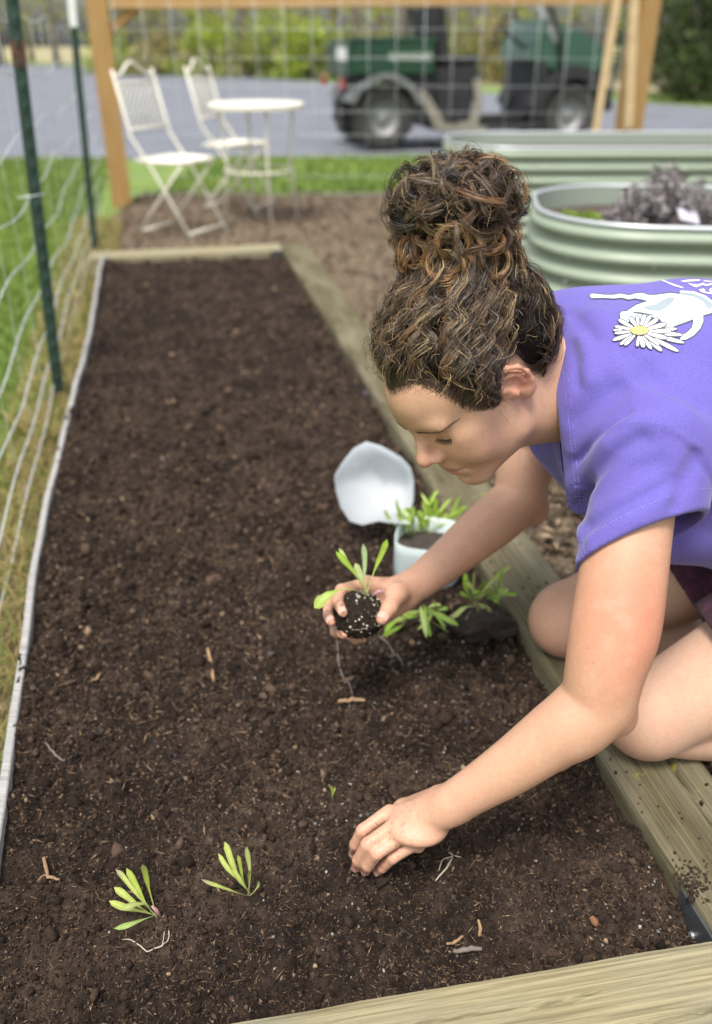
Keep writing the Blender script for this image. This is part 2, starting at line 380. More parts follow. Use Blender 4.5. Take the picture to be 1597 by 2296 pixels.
# ------------------------------------------------------------------ woods beyond the driveway
M_bark = mat('tree_bark', (.20,.17,.135), .95, var=.35, scale=6, bump=.6, bscale=14, stretch=(1,1,.25), bdist=.03)
M_leaf = mat('tree_leaves', (.1,.2,.03), .7, attr='Col', thin=.4)
def leaves_mesh(cen, n, size, cols, spread, rng):
    ci = rng.integers(0, len(cen), n); c = cen[ci]+rng.normal(0, 1, (n,3))*spread[ci][:, None]
    R = rand_rot(n, rng); s = size*rng.uniform(.6,1.4,n)
    v = np.stack([c-R[:,0]*s[:,None], c-R[:,1]*(s*.5)[:,None], c+R[:,0]*s[:,None], c+R[:,1]*(s*.5)[:,None]],1).reshape(-1,3)
    me = mesh_np('crown', v, np.arange(4*n).reshape(n,4), False); put_color(me, np.repeat(cols, 4, axis=0)); return me
def tree(name, x, y, h, tr, seed, base, tint, nleaf, label, low=.0, cat='tree', group='trees beyond the driveway'):
    rng = np.random.default_rng(seed); r = empty(name, (x, y, 0)); tag(r, label, cat, group)
    t = MB(); ln = rng.normal(0, .03, 2); pts = [V3(ln[0]*k*h/6+.06*math.sin(k+seed), ln[1]*k*h/6, h*k/6) for k in range(7)]
    t.tube(pts, [tr*(1.25 if k == 0 else 1-.13*k) for k in range(7)], 9); tips = []
    for k in range(9):
        z = h*(low+.12+(.88-low)*k/9); a = rng.uniform(0, 6.28); L_ = h*rng.uniform(.12,.24); b = pts[0]+(pts[-1]-pts[0])*(z/h)
        e = b+V3(math.cos(a)*L_, math.sin(a)*L_, L_*.5); m_ = (b+e)/2+V3(0,0,-.06*L_); t.tube([b, m_, e], [tr*.35, tr*.22, tr*.08], 5); tips += [e, m_, e+V3(0,0,.2*L_)]
    t.build('trunk', M_bark, r, True)
    tips = np.array(tips); n = nleaf; c = np.array(base)[None]*rng.uniform(.55,1.3,(n,1))+np.array(tint)[None]*rng.random((n,1))
    add_obj('crown', leaves_mesh(tips, n, .16, c, np.full(len(tips), h*.06), rng), M_leaf, r); return r
FARX = lambda px, d: (px-798.5)/1910*d*.915
WD = []
wl = [(-60,58),(30,52),(95,62),(150,50),(262,54),(300,41),(352,60),(395,42),(440,50),(486,39),(520,57),(560,43),(610,37),(655,52),(700,38),(745,45),(800,36),(850,48),(905,34),(950,44),(1010,36),(1065,46),(1100,33),(1140,42),(1205,36),(1262,44),(1330,31),(1385,40),(1440,30)]
kinds = ['bare grey trunk', 'brown mossy trunk', 'pale smooth trunk', 'dark ridged trunk']
for i, (px, d) in enumerate(wl):
    h = 7+2.5*((i*37) % 10)/10; lab = f'{kinds[i%4]} in the woods, '
    nb = 'left of the wooden post' if px < 230 else 'behind the white chairs' if px < 460 else 'left of the utility vehicle' if px < 745 else 'behind the cargo bed' if px < 960 else 'between seat and steering wheel' if px < 1150 else 'behind the green hood' if px < 1340 else 'beside the right-hand wooden post'
    ordn = ['nearest', 'farther', 'thin', 'tall', 'leaning'][(i*3) % 5]
    tree('woodland_tree', FARX(px, d), d, h, .13+.05*((i*13) % 7)/7, 100+i, [(.24,.28,.06),(.2,.24,.06),(.28,.30,.07),(.22,.21,.09)][i % 4], (.12,.13,.02), 420, lab+ordn+' one '+nb, low=.05)
def shrub(name, x, y, rx, rz, seed, base, tint, n, label, size=.1, cat='shrub', group=None, parts=14):
    rng = np.random.default_rng(seed); r = empty(name, (x, y, 0)); tag(r, label, cat, group)
    a = rng.uniform(0, 6.28, parts); q = rng.uniform(0, 1, parts)**.5; zz = rng.uniform(.15, .9, parts)
    cen = np.stack([np.cos(a)*q*rx*(1-.45*zz), np.sin(a)*q*rx*(1-.45*zz), zz*rz],1)
    t = MB()
    for c in cen: t.tube([V3(c[0]*.12, c[1]*.12, -.05), c*V3(.6,.6,.6), c], [.035, .022, .008], 5)
    t.build('stem', M_bark, r, True)
    c = np.array(base)[None]*rng.uniform(.5,1.35,(n,1))+np.array(tint)[None]*rng.random((n,1))
    add_obj('crown', leaves_mesh(cen, n, size, c, np.full(parts, min(rx,rz)*.2), rng), M_leaf, r); return r
ud = [(280,37,1.2,1.5,0),(375,36,1.5,1.2,1),(470,35.5,1.4,1.7,0),(560,34,1.2,1.2,2),(640,33,1.5,1.9,0),(705,32,1.3,1.6,0),(770,31.5,1.3,1.2,2),(880,31,1.4,1.1,1),(1010,30,1.5,1.4,2),(1110,29,1.3,1.7,1),(1190,28,1.2,1.6,2)]
for i, (px, d, rx, rz, k) in enumerate(ud):
    shrub('undergrowth_shrub', FARX(px, d), d, rx, rz, 300+i, [(.30,.38,.06),(.26,.22,.11),(.22,.24,.09)][k], (.10,.10,0), 900, ['lime green leafing shrub', 'brown half bare shrub', 'dull olive shrub'][k]+' at the wood\'s edge, '+['far left','left of centre','behind the white chair','behind the bistro table','left of the cargo bed','next to the cargo bed','behind the cargo bed','behind the vehicle seat','in the open cab gap','behind the steering wheel','behind the hood'][i], .11, group='shrubs along the wood edge')
for i, (px, d, rx, rz) in enumerate([(1500,22,1.5,3.6),(1560,19.8,1.3,3.2),(1615,21,1.6,4.0),(1680,20,1.5,3.4)]):
    shrub('evergreen_shrub', FARX(px, d), d, rx, rz, 400+i, (.05,.075,.022), (.03,.045,.006), 2600, ['tall dark evergreen shrub just right of the wooden post', 'dark evergreen shrub at the right edge, nearest of its row', 'tallest dark evergreen shrub at the picture\'s right edge', 'dark evergreen shrub beyond the right edge'][i], .09, group='dark evergreens on the right', parts=26)
# ------------------------------------------------------------------ bed frame
def wood_mat(name, c1, c2, c3, grain=1.0, moss=None, rough=.85):
    m = bpy.data.materials.new(name); m.use_nodes = True; nt = m.node_tree; b = nt.nodes['Principled BSDF']; L = nt.links.new
    b.inputs['Roughness'].default_value = rough; b.inputs['Specular IOR Level'].default_value = .25
    tc = N(nt, 'ShaderNodeTexCoord'); mp = N(nt, 'ShaderNodeMapping'); mp.inputs['Scale'].default_value = (4.0, 230, 230); L(tc.outputs['Object'], mp.inputs[0])
    n1 = N(nt, 'ShaderNodeTexNoise', Scale=grain, Detail=7.0, Roughness=.65, Distortion=.25); L(mp.outputs[0], n1.inputs['Vector'])
    r1 = N(nt, 'ShaderNodeValToRGB'); r1.color_ramp.elements[0].position = .36; r1.color_ramp.elements[1].position = .66
    r1.color_ramp.elements[0].color = (*c1, 1); r1.color_ramp.elements[1].color = (*c2, 1); L(n1.outputs['Fac'], r1.inputs[0])
    n2 = N(nt, 'ShaderNodeTexNoise', Scale=7.0, Detail=4.0); mp2 = N(nt, 'ShaderNodeMapping'); mp2.inputs['Scale'].default_value = (.5, 1.6, 1.6); L(tc.outputs['Object'], mp2.inputs[0]); L(mp2.outputs[0], n2.inputs['Vector'])
    r2 = N(nt, 'ShaderNodeValToRGB'); r2.color_ramp.elements[0].position = .42; r2.color_ramp.elements[1].position = .68; L(n2.outputs['Fac'], r2.inputs[0])
    mx = N(nt, 'ShaderNodeMix', data_type='RGBA'); L(r2.outputs[0], mx.inputs[0]); L(r1.outputs[0], mx.inputs[6]); mx.inputs[7].default_value = (*c3, 1)
    mx2 = N(nt, 'ShaderNodeMix', data_type='RGBA', blend_type='MULTIPLY'); mx2.inputs[0].default_value = .75; L(mx.outputs[2], mx2.inputs[6])
    r3 = N(nt, 'ShaderNodeValToRGB'); r3.color_ramp.elements[0].position = .35; r3.color_ramp.elements[0].color = (.5,.5,.5,1); r3.color_ramp.elements[1].color = (1.25,1.25,1.25,1); L(n1.outputs['Fac'], r3.inputs[0]); L(r3.outputs[0], mx2.inputs[7])
    last = mx2.outputs[2]
    if moss:
        n4 = N(nt, 'ShaderNodeTexNoise', Scale=38.0, Detail=3.0); L(tc.outputs['Object'], n4.inputs['Vector']); r4 = N(nt, 'ShaderNodeValToRGB'); r4.color_ramp.elements[0].position = .64; r4.color_ramp.elements[1].position = .70; L(n4.outputs['Fac'], r4.inputs[0])
        n5 = N(nt, 'ShaderNodeTexNoise', Scale=5.0, Detail=2.0); L(tc.outputs['Object'], n5.inputs['Vector']); r5 = N(nt, 'ShaderNodeValToRGB'); r5.color_ramp.elements[0].position = .5; r5.color_ramp.elements[1].position = .62; L(n5.outputs['Fac'], r5.inputs[0])
        mm = N(nt, 'ShaderNodeMath', operation='MULTIPLY'); L(r4.outputs[0], mm.inputs[0]); L(r5.outputs[0], mm.inputs[1])
        mx3 = N(nt, 'ShaderNodeMix', data_type='RGBA'); L(mm.outputs[0], mx3.inputs[0]); L(last, mx3.inputs[6]); mx3.inputs[7].default_value = (*moss, 1); last = mx3.outputs[2]
    L(last, b.inputs['Base Color'])
    bp = N(nt, 'ShaderNodeBump', Strength=.8, Distance=.003); L(n1.outputs['Fac'], bp.inputs['Height']); L(bp.outputs[0], b.inputs['Normal'])
    return m
M_wolive = wood_mat('weathered_timber', (.098,.084,.044), (.190,.163,.092), (.255,.228,.150), moss=(.30,.29,.05))
M_wpale = wood_mat('pale_timber', (.30,.255,.14), (.46,.40,.24), (.36,.34,.23))
M_wnew = wood_mat('new_pine', (.50,.29,.105), (.62,.38,.15), (.55,.35,.15))
M_wgrey = wood_mat('grey_timber', (.42,.41,.39), (.60,.585,.565), (.52,.51,.495))
M_galv = mat('galvanised_steel', (.55,.58,.60), .42, metal=.7, var=.12, scale=9)
M_dkmetal = mat('dark_bracket_metal', (.10,.115,.115), .5, metal=.6, var=.2, scale=30)

def timber(name, A, B, w, h, m, parent, seed=0, cracks=(), rough_edge=.003, nl=None):
    """loft along A->B (points of the top centre line); local x runs along the timber"""
    A = np.array(A, float); B = np.array(B, float); L_ = np.linalg.norm(B-A); nl = nl or max(12, int(L_/.022)); nt_ = 34
    prof = [(-w/2, -h), (-w/2, -h*.6), (-w/2, -h*.3), (-w/2, -.010), (-w/2+.003, -.003)]
    prof += [(-w/2+.009+(w-.018)*i/(nt_-1), 0) for i in range(nt_)] + [(w/2-.003, -.003), (w/2, -.010), (w/2, -h*.3), (w/2, -h*.6), (w/2, -h)]
    prof = np.array(prof); k = len(prof); xs = np.linspace(0, L_, nl)
    v = np.zeros((nl, k, 3)); v[:, :, 0] = xs[:, None]; v[:, :, 1] = prof[None, :, 0]; v[:, :, 2] = prof[None, :, 1]
    q = v.reshape(-1, 3)
    dz = .0016*fbm(np.stack([q[:,0]*4, q[:,1]*70+seed*9],1), 3, seed)+.0012*noise(np.stack([q[:,0]*11, q[:,1]*200],1), seed+4)
    dy = rough_edge*fbm(np.stack([q[:,0]*9, q[:,2]*30+q[:,1]*3+seed],1), 3, seed+9)
    q[:, 2] += np.where(q[:,2] > -.02, dz, 0); q[:, 1] += dy
    for (x0, y0, x1, y1, wd, dp) in cracks:
        t = (q[:,0]-x0)/(x1-x0); yc = y0+(y1-y0)*np.clip(t,0,1)+.004*noise(np.stack([q[:,0]*14, q[:,0]*0],1), seed+30)
        inn = (t > 0) & (t < 1) & (q[:,2] > -.02); prof_ = np.clip(1-np.abs(q[:,1]-yc)/wd, 0, 1); q[:,2] -= np.where(inn, dp*prof_*np.minimum(1, 4*np.minimum(t, 1-t)), 0)
    ii = np.arange(nl*k).reshape(nl, k); f = np.stack([ii[:-1,:-1].ravel(), ii[1:,:-1].ravel(), ii[1:,1:].ravel(), ii[:-1,1:].ravel()],1)
    fl = [list(r) for r in f]+[list(ii[0])]+[list(ii[-1][::-1])]+[[int(a), int(b), int(c), int(d)] for a,b,c,d in zip(ii[:-1,0], ii[:-1,-1], ii[1:,-1], ii[1:,0])]
    me = mesh_np(name, q, fl, False); o = add_obj(name, me, m, parent)
    d = (B-A)/L_; sd = np.cross((0,0,1), d); o.matrix_basis = Matrix(((d[0], sd[0], 0, A[0]), (d[1], sd[1], 0, A[1]), (0, 0, 1, A[2]), (0,0,0,1)))
    return o
frame = empty('raised_bed_frame', (0,0,0)); tag(frame, 'weathered timber frame round the long soil bed she is planting', 'garden bed')
a = bed(.07, -.628, ZT); b_ = bed(.07, 3.44, ZT)
timber('timber', a, b_, .14, .14, M_wolive, frame, 1, cracks=[(.03,-.012,.62,-.035,.003,.011), (1.15,-.02,1.75,.015,.0025,.010)])['label'] = 'long olive-grey timber under her knees'
na = V3(-.42, .49, ZT); nb = V3(.74, .691, ZT); off = nrm((.172,-1,0))*.07
o = timber('timber', na+off, nb+off, .14, .14, M_wpale, frame, 5, cracks=[(.25,-.025,1.1,.0,.0025,.012), (.1,.02,.8,.035,.002,.008), (.5,-.045,1.0,-.04,.002,.006)]); o['label'] = 'pale cracked timber across the near end'
fa_, fb_ = bed(-.96, 3.37, ZT), bed(-.002, 3.37, ZT)
timber('timber', fa_, fb_, .14, .14, M_wpale, frame, 8, nl=40)['label'] = 'timber across the far end'
br = MB(); c = bed(-.0035, -.60, 0); 
for (u0,u1,v0,v1) in ((-.004,-.0005,-.615,-.535),):
    vv_ = [bed(u,v,z) for u in (u0,u1) for v in (v0,v1) for z in (.05,.135)]; br.add(vv_, [(0,1,3,2),(4,6,7,5),(0,4,5,1),(2,3,7,6),(0,2,6,4),(1,5,7,3)])
bo = br.build('corner_bracket', M_dkmetal, frame)
sc = MB()
for v_, z_ in ((-.60,.115),(-.575,.10),(-.60,.085)):
    p0 = bed(-.0075, v_, z_); p1 = bed(-.002, v_, z_); sc.tube([p0, p1], .0045, 8)
sc.build('screw', M_galv, bo)
br = MB(); vv_ = [bed(u,v,z) for u in (-.06,-.0015) for v in (3.288,3.294) for z in (.05,.136)]; br.add(vv_, [(0,1,3,2),(4,6,7,5),(0,4,5,1),(2,3,7,6),(0,2,6,4),(1,5,7,3)]); br.build('corner_bracket', M_dkmetal, frame)

# thin grey edging board on the left, bowed and slightly wavy
yy = np.linspace(.25, LP[-1,1], 180); xs_ = edge_x(yy)+.0015*np.sin(yy*7.0)+.001*np.sin(yy*17)
tv = []; tf = []
for i in range(len(yy)):
    j0, j1 = max(i-1,0), min(i+1,len(yy)-1); d = nrm((xs_[j1]-xs_[j0], yy[j1]-yy[j0], 0)); s_ = V3(d[1], -d[0], 0); c = V3(xs_[i], yy[i], 0); zt = .146+.0015*math.sin(yy[i]*5)+.0008*math.sin(yy[i]*23); hw = .0066
    tv += [c-s_*hw+V3(0,0,-.02), c-s_*hw+V3(0,0,zt-.002), c-s_*(hw-.002)+V3(0,0,zt), c+s_*(hw-.002)+V3(0,0,zt), c+s_*hw+V3(0,0,zt-.002), c+s_*hw+V3(0,0,-.02)]
for i in range(len(yy)-1):
    for k in range(5): tf.append((i*6+k, i*6+k+1, (i+1)*6+k+1, (i+1)*6+k))
o = add_obj('edging_board', mesh_np('edging_board', tv, tf, False), M_wgrey); tag(o, 'thin bowed whitish grey board edging the left side of the soil', 'edging')

# ------------------------------------------------------------------ wire fence on the left
M_green = mat('green_post_paint', (.018,.045,.034), .5, var=.35, scale=14, bump=.2)
M_white = mat('white_paint', (.78,.79,.78), .55, var=.06, scale=20)
M_rust = mat('rusty_patch', (.10,.045,.03), .8, var=.4, scale=30)
M_wire = mat('fence_wire', (.66,.69,.70), .45, metal=.35, var=.1, scale=40)
def t_post(base, h, lean, label, white_from=None, rust=None):
    r = empty('fence_post', base); tag(r, label, 'fence post', 'green metal fence posts on the left'); r.rotation_euler = (0, math.atan(lean), .22)
    T = [(-.018,-.004),(.018,-.004),(.018,.0),(.0025,.0),(.0025,.03),(-.0025,.03),(-.0025,.0),(-.018,.0)]
    zt = white_from or h
    MB().prism(T, -.3, zt, axis=2).build('shaft', M_green, r)
    if white_from: MB().prism([(x*1.02, y*1.02) for x, y in T], white_from, h, axis=2).build('painted_tip', M_white, r)
    if rust: MB().prism([(x*1.06, y*1.06) for x, y in T], rust[0], rust[1], axis=2).build('rust_patch', M_rust, r)
    z = .08
    while z < zt-.02:
        MB().box((-.005,-.011,z), (.005,-.004,z+.022), .002).build('stud', M_green, r); z += .054
    return r
t_post((-.994,2.683,0), 1.5, .054, 'green studded metal fence post on the left, the nearer one', rust=(1.0,1.07))
t_post((-1.478,4.94,0), 1.38, .047, 'green metal fence post with a white painted tip, the farther one', white_from=1.135)
wf = empty('wire_fence', (-.994,2.683,0)); tag(wf, 'sagging galvanised woven wire fence running along the left side', 'wire fence')
def rel(pts, r): return [np.array(p)-np.array(r.location) for p in pts]
FY = np.linspace(-.6, 6.55, 60)
for k, z in enumerate((.05,.13,.23,.35,.49,.64,.80,.97,1.14)):
    pts = [V3(fence_x(y)-.012-.02*math.sin(y*2.2+k)*(.3+.2*math.sin(k*3)), y, z+.012*math.sin(y*3.1+k*1.7)+.010*math.sin(y*7.3+k)) for y in FY]
    MB().tube(rel(pts, wf), .0021, 5).build('wire', M_wire, wf, True)
for k in range(24):
    y = -.5+k*.3; pts = [V3(fence_x(y)-.012, y+.012*math.sin(z*9+k), z) for z in np.linspace(.05, 1.14, 9)]
    MB().tube(rel(pts, wf), .0008, 4).build('stay_wire', M_wire, wf, True)
tie = MB(); tie.tube(rel([V3(-1.0,2.655,.66), V3(-.955,2.655,.665), V3(-.93,2.69,.665), V3(-.99,2.70,.66)], wf), .0022, 5); tie.build('wire_tie', M_wire, wf, True)

# ------------------------------------------------------------------ wooden fence frame with wire panel at the back
pl_, pr_ = V3(-1.735, 6.652, 0), V3(1.90, 6.5, 0)
ff = empty('wooden_fence_frame', pl_); tag(ff, 'new pine post and rail frame carrying the wire panel at the back', 'fence frame')
def beam(name, A, B, w, d, m, parent, rot=0.0):
    A = np.array(A, float); B = np.array(B, float); L_ = np.linalg.norm(B-A); mb = MB().box((0,-w/2,-d/2), (L_,w/2,d/2), .004)
    o = mb.build(name, m, parent); q = Vector(B-A).to_track_quat('X', 'Z'); o.rotation_mode = 'QUATERNION'
    o.rotation_quaternion = q @ Vector((1,0,0)).rotation_difference(Vector((1,0,0))); o.location = A
    if rot: o.rotation_quaternion = Vector(B-A).normalized().to_track_quat('X','Z') @ Matrix.Rotation(rot, 3, 'X').to_quaternion()
    return o
dpr = pr_-pl_
beam('post', (0,0,-.3), (-.01,0,1.75), .14, .14, M_wnew, ff, .25)
beam('post', dpr+V3(0,0,-.3), dpr+V3(0,0,1.75), .14, .14, M_wnew, ff, .35)
rdir = nrm(dpr)
beam('top_rail', rdir*.09+V3(0,0,1.330), dpr-rdir*.09+V3(0,0,1.352), .09, .14, M_wnew, ff)
beam('brace', V3(.05,.02,1.13), V3(.30,.0,1.30), .06, .06, M_wnew, ff)
beam('stake', dpr+V3(-.27,-.08,0), dpr+V3(-.20,-.08,1.6), .036, .05, mat('pale_lath', (.60,.45,.25), .8, var=.15, scale=12), ff)
beam('stake', dpr+V3(-.03,-.10,.55), dpr+V3(-.155,-.12,1.7), .036, .06, mat('pale_lath', (.60,.45,.25), .8), ff)
wp = empty('wire_panel', (0,0,0), 0, ff); wp['label'] = 'rectangular galvanised wire panel hanging under the top rail'
Lp = np.linalg.norm(dpr)
for k, z in enumerate((.10,.22,.35,.49,.64,.80,.97,1.14,1.28)):
    MB().tube([V3(.07,-.06,z), V3(Lp*.5,-.065,z+.006), V3(Lp-.07,-.06,z)], .0014, 5).build('wire', M_wire, wp, True)
nv = 19
for k in range(nv):
    x = .12+k*(Lp-.24)/(nv-1); MB().tube([V3(x,-.064,.08), V3(x+.004,-.064,.7), V3(x,-.064,1.34)], .0014, 5).build('wire', M_wire, wp, True)
wp.rotation_euler = (0, 0, math.atan2(dpr[1], dpr[0]))

# ------------------------------------------------------------------ bistro chairs and table
M_cream = mat('cream_enamel', (.80,.77,.66), .45, var=.05, scale=30)
def bistro_chair(loc, rz, label):
    r = empty('bistro_chair', loc, rz); r.scale = (.97,.97,1.0); tag(r, label, 'chair', 'cream bistro chairs')
    # local +x is forward
    for s in (-1, 1):
        MB().tube([V3(.24,s*.19,0), V3(-.02,s*.19,.40), V3(-.16,s*.19,.58), V3(-.25,s*.185,.93)], .0085, 6).build('back_leg', M_cream, r, True)
        MB().tube([V3(-.24,s*.165,0), V3(.17,s*.165,.44)], .0085, 6).build('front_leg', M_cream, r, True)
    MB().tube([V3(.20,-.19,.062), V3(.20,.19,.062)], .008, 6).build('stretcher', M_cream, r, True)
    MB().tube([V3(-.20,-.165,.045), V3(-.20,.165,.045)], .008, 6).build('stretcher', M_cream, r, True)
    mb = MB(); rim = [V3(.19*math.cos(t)*(1.0 if math.cos(t) > 0 else .9)+.0, .19*math.sin(t), .45) for t in np.linspace(0, 2*math.pi, 25)]
    sq = [V3(np.sign(math.cos(t))*abs(math.cos(t))**.6*.19, np.sign(math.sin(t))*abs(math.sin(t))**.6*.185, .45) for t in np.linspace(0, 2*math.pi, 29)]
    mb.tube(sq, .011, 6); seat = mb.build('seat_frame', M_cream, r, True)
    for k in range(11):
        y = -.165+k*.033; MB().tube([V3(-.175,y,.452), V3(0,y,.458), V3(.175,y,.452)], .0085, 5).build('seat_slat', M_cream, seat, True)
    bk = empty('backrest', (0,0,0), 0, r)
    def bp(u, z): return V3(-.16-.26*(z-.58), u, z)       # on the leaning plane of the back
    top = [bp(u, .90+.045*math.cos(u*8.0)+.02*math.cos(u*25)) for u in np.linspace(-.185, .185, 17)]
    MB().tube(top, .009, 6).build('top_scroll', M_cream, bk, True)
    MB().tube([bp(-.188,.86), bp(.188,.86)], .007, 6).build('rail', M_cream, bk, True); MB().tube([bp(-.19,.62), bp(.19,.62)], .007, 6).build('rail', M_cream, bk, True)
    for k in range(-6, 13):                                     # diamond lattice
        for s in (-1, 1):
            u0 = s*(-.19+k*.045); seg = [(u0+s*(t*.24), .62+t*.24) for t in np.linspace(0, 1, 25)]; seg = [q for q in seg if abs(q[0]) <= .188]
            if len(seg) > 2: MB().tube([bp(*seg[0]), bp(*seg[-1])], .0028, 4).build('lattice_bar', M_cream, bk, True)
    return r
bistro_chair((-1.09,5.50,0), math.radians(-26), 'cream lattice-back folding chair nearest the left wooden post')
bistro_chair((-.84,6.40,0), math.radians(-16), 'cream lattice-back folding chair behind the round table')
tb = empty('bistro_table', (-.63,5.95,0)); tag(tb, 'small round cream metal bistro table between the two chairs', 'table')
MB().lathe([(0,.735),(.292,.735),(.303,.728),(.303,.705),(.292,.700),(0,.700)], 40).build('table_top', M_cream, tb)
for k, a in enumerate((.35, 1.92, 3.49, 5.06)):
    MB().tube([V3(math.cos(a)*.25, math.sin(a)*.25, 0), V3(math.cos(a)*.21, math.sin(a)*.21, .40), V3(math.cos(a)*.24, math.sin(a)*.24, .70)], .0085, 6).build('leg', M_cream, tb, True)
for z in (.34,):
    ring = [V3(math.cos(t)*.225, math.sin(t)*.225, z) for t in np.linspace(0, 2*math.pi, 25)]; MB().tube(ring, .007, 5).build('ring_brace', M_cream, tb, True)

# ------------------------------------------------------------------ corrugated metal planters
M_sage = mat('sage_enamel', (.275,.335,.250), .42, var=.05, scale=5, spec=.5)
M_rim = mat('silver_rim', (.62,.66,.68), .35, metal=.45)
M_psoil = mat('planter_soil', (.07,.05,.04), .95, var=.5, scale=30, bump=.8, bscale=60)
def planter(loc, rz, lx, ly, rad, h, label):
    r = empty('corrugated_planter', loc, rz); tag(r, label, 'planter', 'sage green corrugated planters')
    path = []; 
    for cx_, cy_, a0 in ((lx/2-rad, ly/2-rad, 0), (-lx/2+rad, ly/2-rad, 90), (-lx/2+rad, -ly/2+rad, 180), (lx/2-rad, -ly/2+rad, 270)):
        for k in range(13): t = math.radians(a0+90*k/12); path.append((cx_+rad*math.cos(t), cy_+rad*math.sin(t), math.cos(t), math.sin(t)))
    n = len(path); zs = np.linspace(0, h, 73); v = []; f = []
    for z in zs:
        ph = (z/h*8.0) % 1.0; d = .030*(0.5-0.5*math.cos(2*math.pi*ph))**.7
        for (x, y, nx_, ny_) in path: v.append((x+nx_*(d-.012), y+ny_*(d-.012), z))
    for i in range(len(zs)-1):
        for k in range(n): k2 = (k+1) % n; f.append((i*n+k, i*n+k2, (i+1)*n+k2, (i+1)*n+k))
    add_obj('corrugated_wall', mesh_np('corrugated_wall', v, f), M_sage, r)
    v = [];f = []                                              # inner skin
    for z in (0, h):
        for (x, y, nx_, ny_) in path: v.append((x-nx_*.016, y-ny_*.016, z))
    f = [((k+1) % n, k, n+k, n+(k+1) % n) for k in range(n)]; add_obj('inner_wall', mesh_np('inner_wall', v, f), mat('inner_sage', (.30,.35,.29), .5), r)
    MB().tube([V3(x-nx_*.003, y-ny_*.003, h+.002) for x, y, nx_, ny_ in path]+[V3(path[0][0]-path[0][2]*.003, path[0][1], h+.002)], .0085, 8, cap=False).build('rim', M_rim, r, True)
    add_obj('planter_soil', mesh_np('planter_soil', [(x-nx_*.02, y-ny_*.02, h-.07) for x, y, nx_, ny_ in path], [list(range(n))], False), M_psoil, r)
    for (x, y, nx_, ny_) in (path[20], path[26], path[32], path[38]):
        for z in np.linspace(h*.07, h*.93, 7): MB().lathe([(.006,0),(.006,.004),(.003,.006)], 8, axis=2, cap=True).build('bolt', M_galv, r).matrix_basis = Matrix.Translation((x+nx_*.006, y+ny_*.006, z)) @ Vector((0,0,1)).rotation_difference(Vector((nx_, ny_, 0))).to_matrix().to_4x4()
    return r
planter((1.72,3.14,0), math.radians(-7), 2.15, .92, .36, .55, 'near sage green corrugated planter holding the dried grey plant')
planter((2.05,5.58,0), math.radians(1), 3.0, .95, .36, .55, 'farther sage green corrugated planter in front of the fence frame')
M_dry = mat('dried_plant', (.27,.25,.25), .9, attr='Col'); 
def bushlet(name, loc, n, rx, rz, cols, label, cat, m, size, stems=40):
    rng = np.random.default_rng(int(loc[0]*1000)); r = empty(name, loc); tag(r, label, cat); t = MB(); tips = []
    for k in range(stems):
        a = rng.uniform(0, 6.28); q = rng.random()**.6; e = V3(math.cos(a)*rx*q, math.sin(a)*rx*q, rz*(1-.45*q*q)*rng.uniform(.7,1.05)); t.tube([V3(0,0,-.02)+e*.08*V3(1,1,0), e*V3(.45,.45,.55), e], [.004,.003,.0015], 4); tips += [e, e*.8, e*.62]
    t.build('stems', mat(name+'_stem', tuple(np.array(cols[0])*.8), .9), r); tips = np.array(tips)
    c = np.array(cols)[rng.integers(0, len(cols), n)]*rng.uniform(.6,1.3,(n,1)); add_obj('leaves', leaves_mesh(tips, n, size, c, np.full(len(tips), rx*.07), rng), m, r); return r
bushlet('dried_lavender', P(1478,470,2.9)*V3(1,1,0)+V3(0,0,.48), 2600, .13, .21, [(.30,.27,.28),(.38,.35,.35),(.20,.17,.17)], 'dried grey bushy plant standing in the near planter', 'plant', M_dry, .010, 70)
bushlet('dried_lavender', P(1398,485,2.85)*V3(1,1,0)+V3(0,0,.48), 1000, .075, .12, [(.30,.27,.28),(.36,.33,.33),(.20,.17,.17)], 'smaller dried grey plant left of the bushy one in the near planter', 'plant', M_dry, .009, 36)
bushlet('dried_lavender', P(1575,470,3.0)*V3(1,1,0)+V3(0,0,.48), 1200, .10, .16, [(.30,.27,.28),(.36,.33,.33),(.20,.17,.17)], 'dried grey plant at the right picture edge in the near planter', 'plant', M_dry, .009, 40)
bushlet('green_sprouts', P(1300,474,3.0)*V3(1,1,0)+V3(0,0,.47), 600, .10, .07, [(.30,.42,.05),(.22,.34,.04)], 'bright green sprouts at the left end of the near planter', 'plant', M_leaf, .014, 24)
mb = MB().box((-.04,-.003,-.02), (.04,.003,.03), .002); o = mb.build('plant_marker', mat('marker_lilac', (.60,.58,.68), .5)); o.location = P(1545,488,2.80); o.rotation_euler = (-.9, .25, .3); tag(o, 'pale lilac plant marker lying by the dried plant in the near planter', 'marker')

